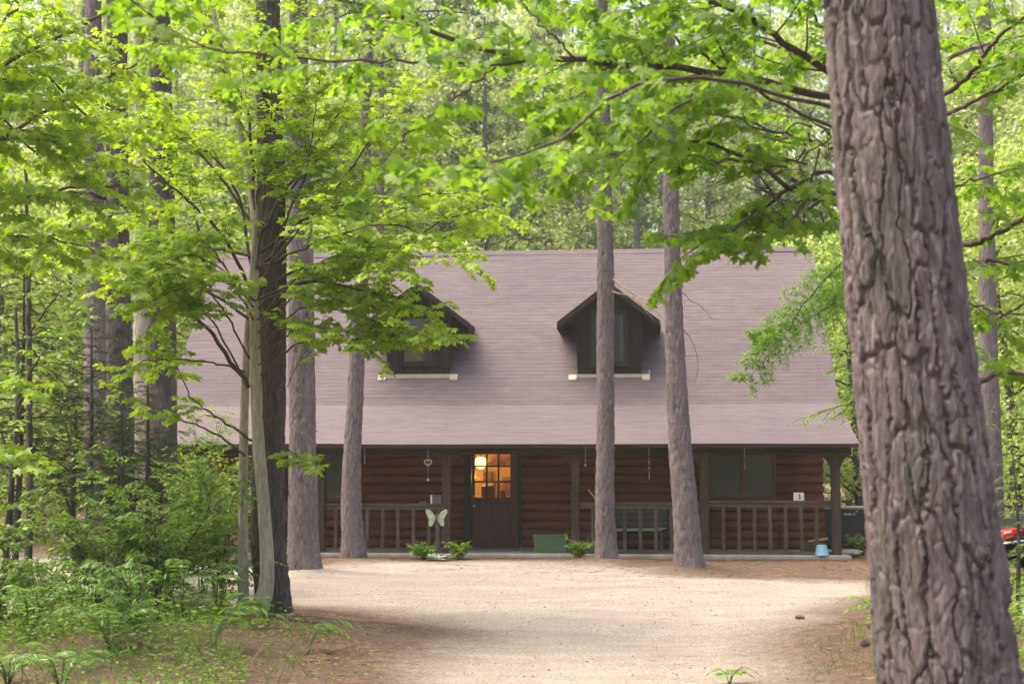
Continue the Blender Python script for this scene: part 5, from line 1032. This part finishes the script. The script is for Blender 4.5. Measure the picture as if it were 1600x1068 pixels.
for i, (px, py, s, lb) in enumerate([(1321, 851, .13, 'large pale flat stone at the cabin corner'), (1330, 858, .15, 'grey stone in front of the pale flat stone at the cabin corner'), (1333, 849, .09, 'small grey stone between the pale flat stone and the bush'), (1318, 861, .14, 'flat grey stone lowest against the porch end')]):
    g = P(px, py, 28.2 - .15 * i); rng = np.random.RandomState(i + 5); t = np.linspace(0, math.pi, 10); th = np.arange(16) * 2 * math.pi / 16; TT, HH = np.meshgrid(t, th, indexing='ij'); nn = 1 + .18 * vnoise(np.cos(HH) * 1.7 + 3 * i, np.sin(HH) * 1.7 + TT * 1.6, i)
    V = np.stack([s * 1.5 * np.sin(TT) * np.cos(HH) * nn, s * np.sin(TT) * np.sin(HH) * nn, s * .42 * np.cos(TT) * nn], -1).reshape(-1, 3); a = np.arange(9)[:, None] * 16; b_ = np.arange(16)[None]; b2 = (b_ + 1) % 16
    o = np_mesh('stone', V, np.stack([a + b_, a + 16 + b_, a + 16 + b2, a + b2], -1).reshape(-1, 4), M['stone'], None, True, None, (float(g[0]), float(g[1]), max(.03, float(hgt(g[0], g[1]))) + s * .25)); tag(o, lb, 'stone', 'stones at the cabin corner')
# parked car behind the big trunk, rear end seen
M['paint'] = plain('black_car_paint', (.006, .006, .007), .5, .05, 3, spec=.12); M['tyre'] = plain('tyre_rubber', (.02, .02, .02), .85, .2, 20); M['chrome'] = plain('chrome', (.8, .8, .8), .12, .03, 5, 1.0); M['lens'] = plain('red_lens', (.75, .02, .015), .2, .05, 5, spec=.6); M['clearlens'] = plain('clear_lens', (.75, .74, .70), .2, .05, 5, spec=.6)
def car():
    c0 = P(1564, 850, 21.0); rt = thing('parked_car', 'black car parked past the furrowed trunk, only its rear corner with a red taillight seen', 'car', (c0[0], 21.0, hgt(c0[0], 21.0)), R(16))
    prof = [(0, .36), (-.02, .52), (.0, .66), (.05, .80), (.12, .85), (1.2, .88), (1.75, 1.26), (2.1, 1.34), (2.6, 1.32), (3.1, 1.05), (3.9, .92), (4.35, .78), (4.45, .5), (4.4, .3), (3.95, .22), (.35, .22)]
    q = curve(prof + [prof[0]], 90)[:-1] if False else np.array([(x, 0, z) for x, z in prof]); n = 64; pts = np.vstack([q, q[:1]]); L = np.r_[0, np.cumsum(np.linalg.norm(np.diff(pts, axis=0), axis=1))]; s = np.linspace(0, L[-1], n, endpoint=False); X = np.interp(s, L, pts[:, 0]); Z = np.interp(s, L, pts[:, 2])
    for _ in range(2): X = (np.roll(X, 1) + 2 * X + np.roll(X, -1)) / 4; Z = (np.roll(Z, 1) + 2 * Z + np.roll(Z, -1)) / 4
    ys = np.linspace(0, 1, 13) * 2 - 1; V = []; cx, cz = 2.2, .6
    for y in ys:
        sc = (1 - abs(y) ** 6 * .16); hw_ = .90
        for x, z in zip(X, Z): tum = 1 - .22 * max(0, z - .9) / .5; V.append((cx + (x - cx) * (1 - abs(y) ** 5 * .06), .9 + y * hw_ * tum, cz + (z - cz) * sc))
    V = np.array(V); i = np.arange(12)[:, None] * n; j = np.arange(n)[None]; j2 = (j + 1) % n; F = np.stack([i + j, i + j2, i + n + j2, i + n + j], -1).reshape(-1, 4)
    b = MB(); b.add(V, F); b.f.append(tuple(range(n))[::-1]); b.f.append(tuple(range(12 * n, 13 * n))); b.build('body', M['paint'], rt, True)
    for sg, y in ((0, -.004), (1, 1.804)):
        b = MB(); b.prism([(1.5, .93), (2.95, .93), (2.5, 1.23), (1.9, 1.23)], y + (.085 if sg == 0 else -.115), y + (.115 if sg == 0 else -.085)); b.build('side_window', M['glass'], rt)
    for x in (.85, 3.6):
        for y in (.02, 1.62):
            wv = bpy.data.objects.new('wheel', None); C.objects.link(wv); wv.parent = rt; wv.location = (x, y, .32)
            b = MB(); b.tube([(0, -.03, 0), (0, -.005, 0), (0, .16, 0), (0, .185, 0)], [.28, .32, .32, .28], 30).build('tyre', M['tyre'], wv); MB().tube([(0, -.042, 0), (0, -.031, 0)], [.19, .2], 24).build('rim', M['chrome'], wv)
    for y, k_ in ((-.012, 0), (1.45, 1)):
        b = MB(); pl = [(.02, .66), (.55, .69), (.60, .76), (.28, .83), (.05, .80)]
        if k_ == 0: b.prism(pl, .0, .14)
        else: b.prism(pl, 1.66, 1.80)
        tl = b.build('taillight', M['lens'], rt, False, .02); y0 = -.012 if k_ == 0 else 1.81
        MB().prism([(.05, .75), (.17, .765), (.18, .80), (.06, .785)], y0 - .004, y0 + .006).build('reversing_lamp', M['clearlens'], tl)
    MB().tube([(.0, .0, .60), (.25, -.022, .635), (.6, -.022, .67), (.9, -.012, .69)], [.014, .02, .018, .01], 8).build('chrome_strip', M['chrome'], rt, True)
    MB().prism([(-.05, .30), (.40, .27), (.42, .5), (-.04, .55)], .03, 1.77).build('bumper', M['paint'], rt, False, .05)
    MB().box(.02, .03, .65, 1.15, .62, .74).build('number_plate', M['white'], rt)
car()

# ------------------------------------------------------------------ evening air between the trees
m, n, o = new_mat('haze'); pv = nd(n, 'ShaderNodeVolumePrincipled', {'Color': (.95, .97, .88, 1), 'Density': .0008, 'Anisotropy': .3}); n.links.new(pv.outputs[0], o.inputs['Volume'])
hz_ = MB().box(-160, 160, -70, 185, -1.6, 36).build('haze', m); tag(hz_, 'pale evening haze hanging between the trees', 'haze', kind='stuff')
S.cycles.volume_bounces = 0; S.cycles.volume_step_rate = 5; S.cycles.volume_max_steps = 32

# loose pebbles on the drive
def pebbles():
    rng = np.random.RandomState(88); V0 = np.array([(1, 0, 0), (-1, 0, 0), (0, 1, 0), (0, -1, 0), (0, 0, .6), (0, 0, -.6)], float); F0 = np.array([(0, 2, 4), (2, 1, 4), (1, 3, 4), (3, 0, 4), (2, 0, 5), (1, 2, 5), (3, 1, 5), (0, 3, 5)])
    p = scatter(rng, 2600, [(560, 1150), (1275, 1150), (1290, 960), (1380, 915), (900, 880), (450, 900), (640, 960)]); n = len(p); s = .004 + .012 * rng.rand(n) ** 4; p[:, 2] += s * .3 + .005
    V, F, k = leaves_np((V0, F0), p, rng.normal(0, 1, (n, 3)) * [1, 1, .1], np.tile([0, 0, 1.0], (n, 1)) + rng.normal(0, .2, (n, 3)), s)
    m, nn, o = new_mat('pebble'); t = nd(nn, 'ShaderNodeAttribute', attribute_name='tint').outputs['Fac']; surf(nn, o, ramp(nn, t, [(0, (.17, .14, .11)), (.5, (.32, .275, .225)), (1, (.50, .45, .39))]), .9); ob = np_mesh('gravel', V, F, m, None, False, np.repeat(rng.rand(n), k)); tag(ob, 'small loose pebbles strewn over the sandy drive', 'gravel', kind='stuff')
pebbles()
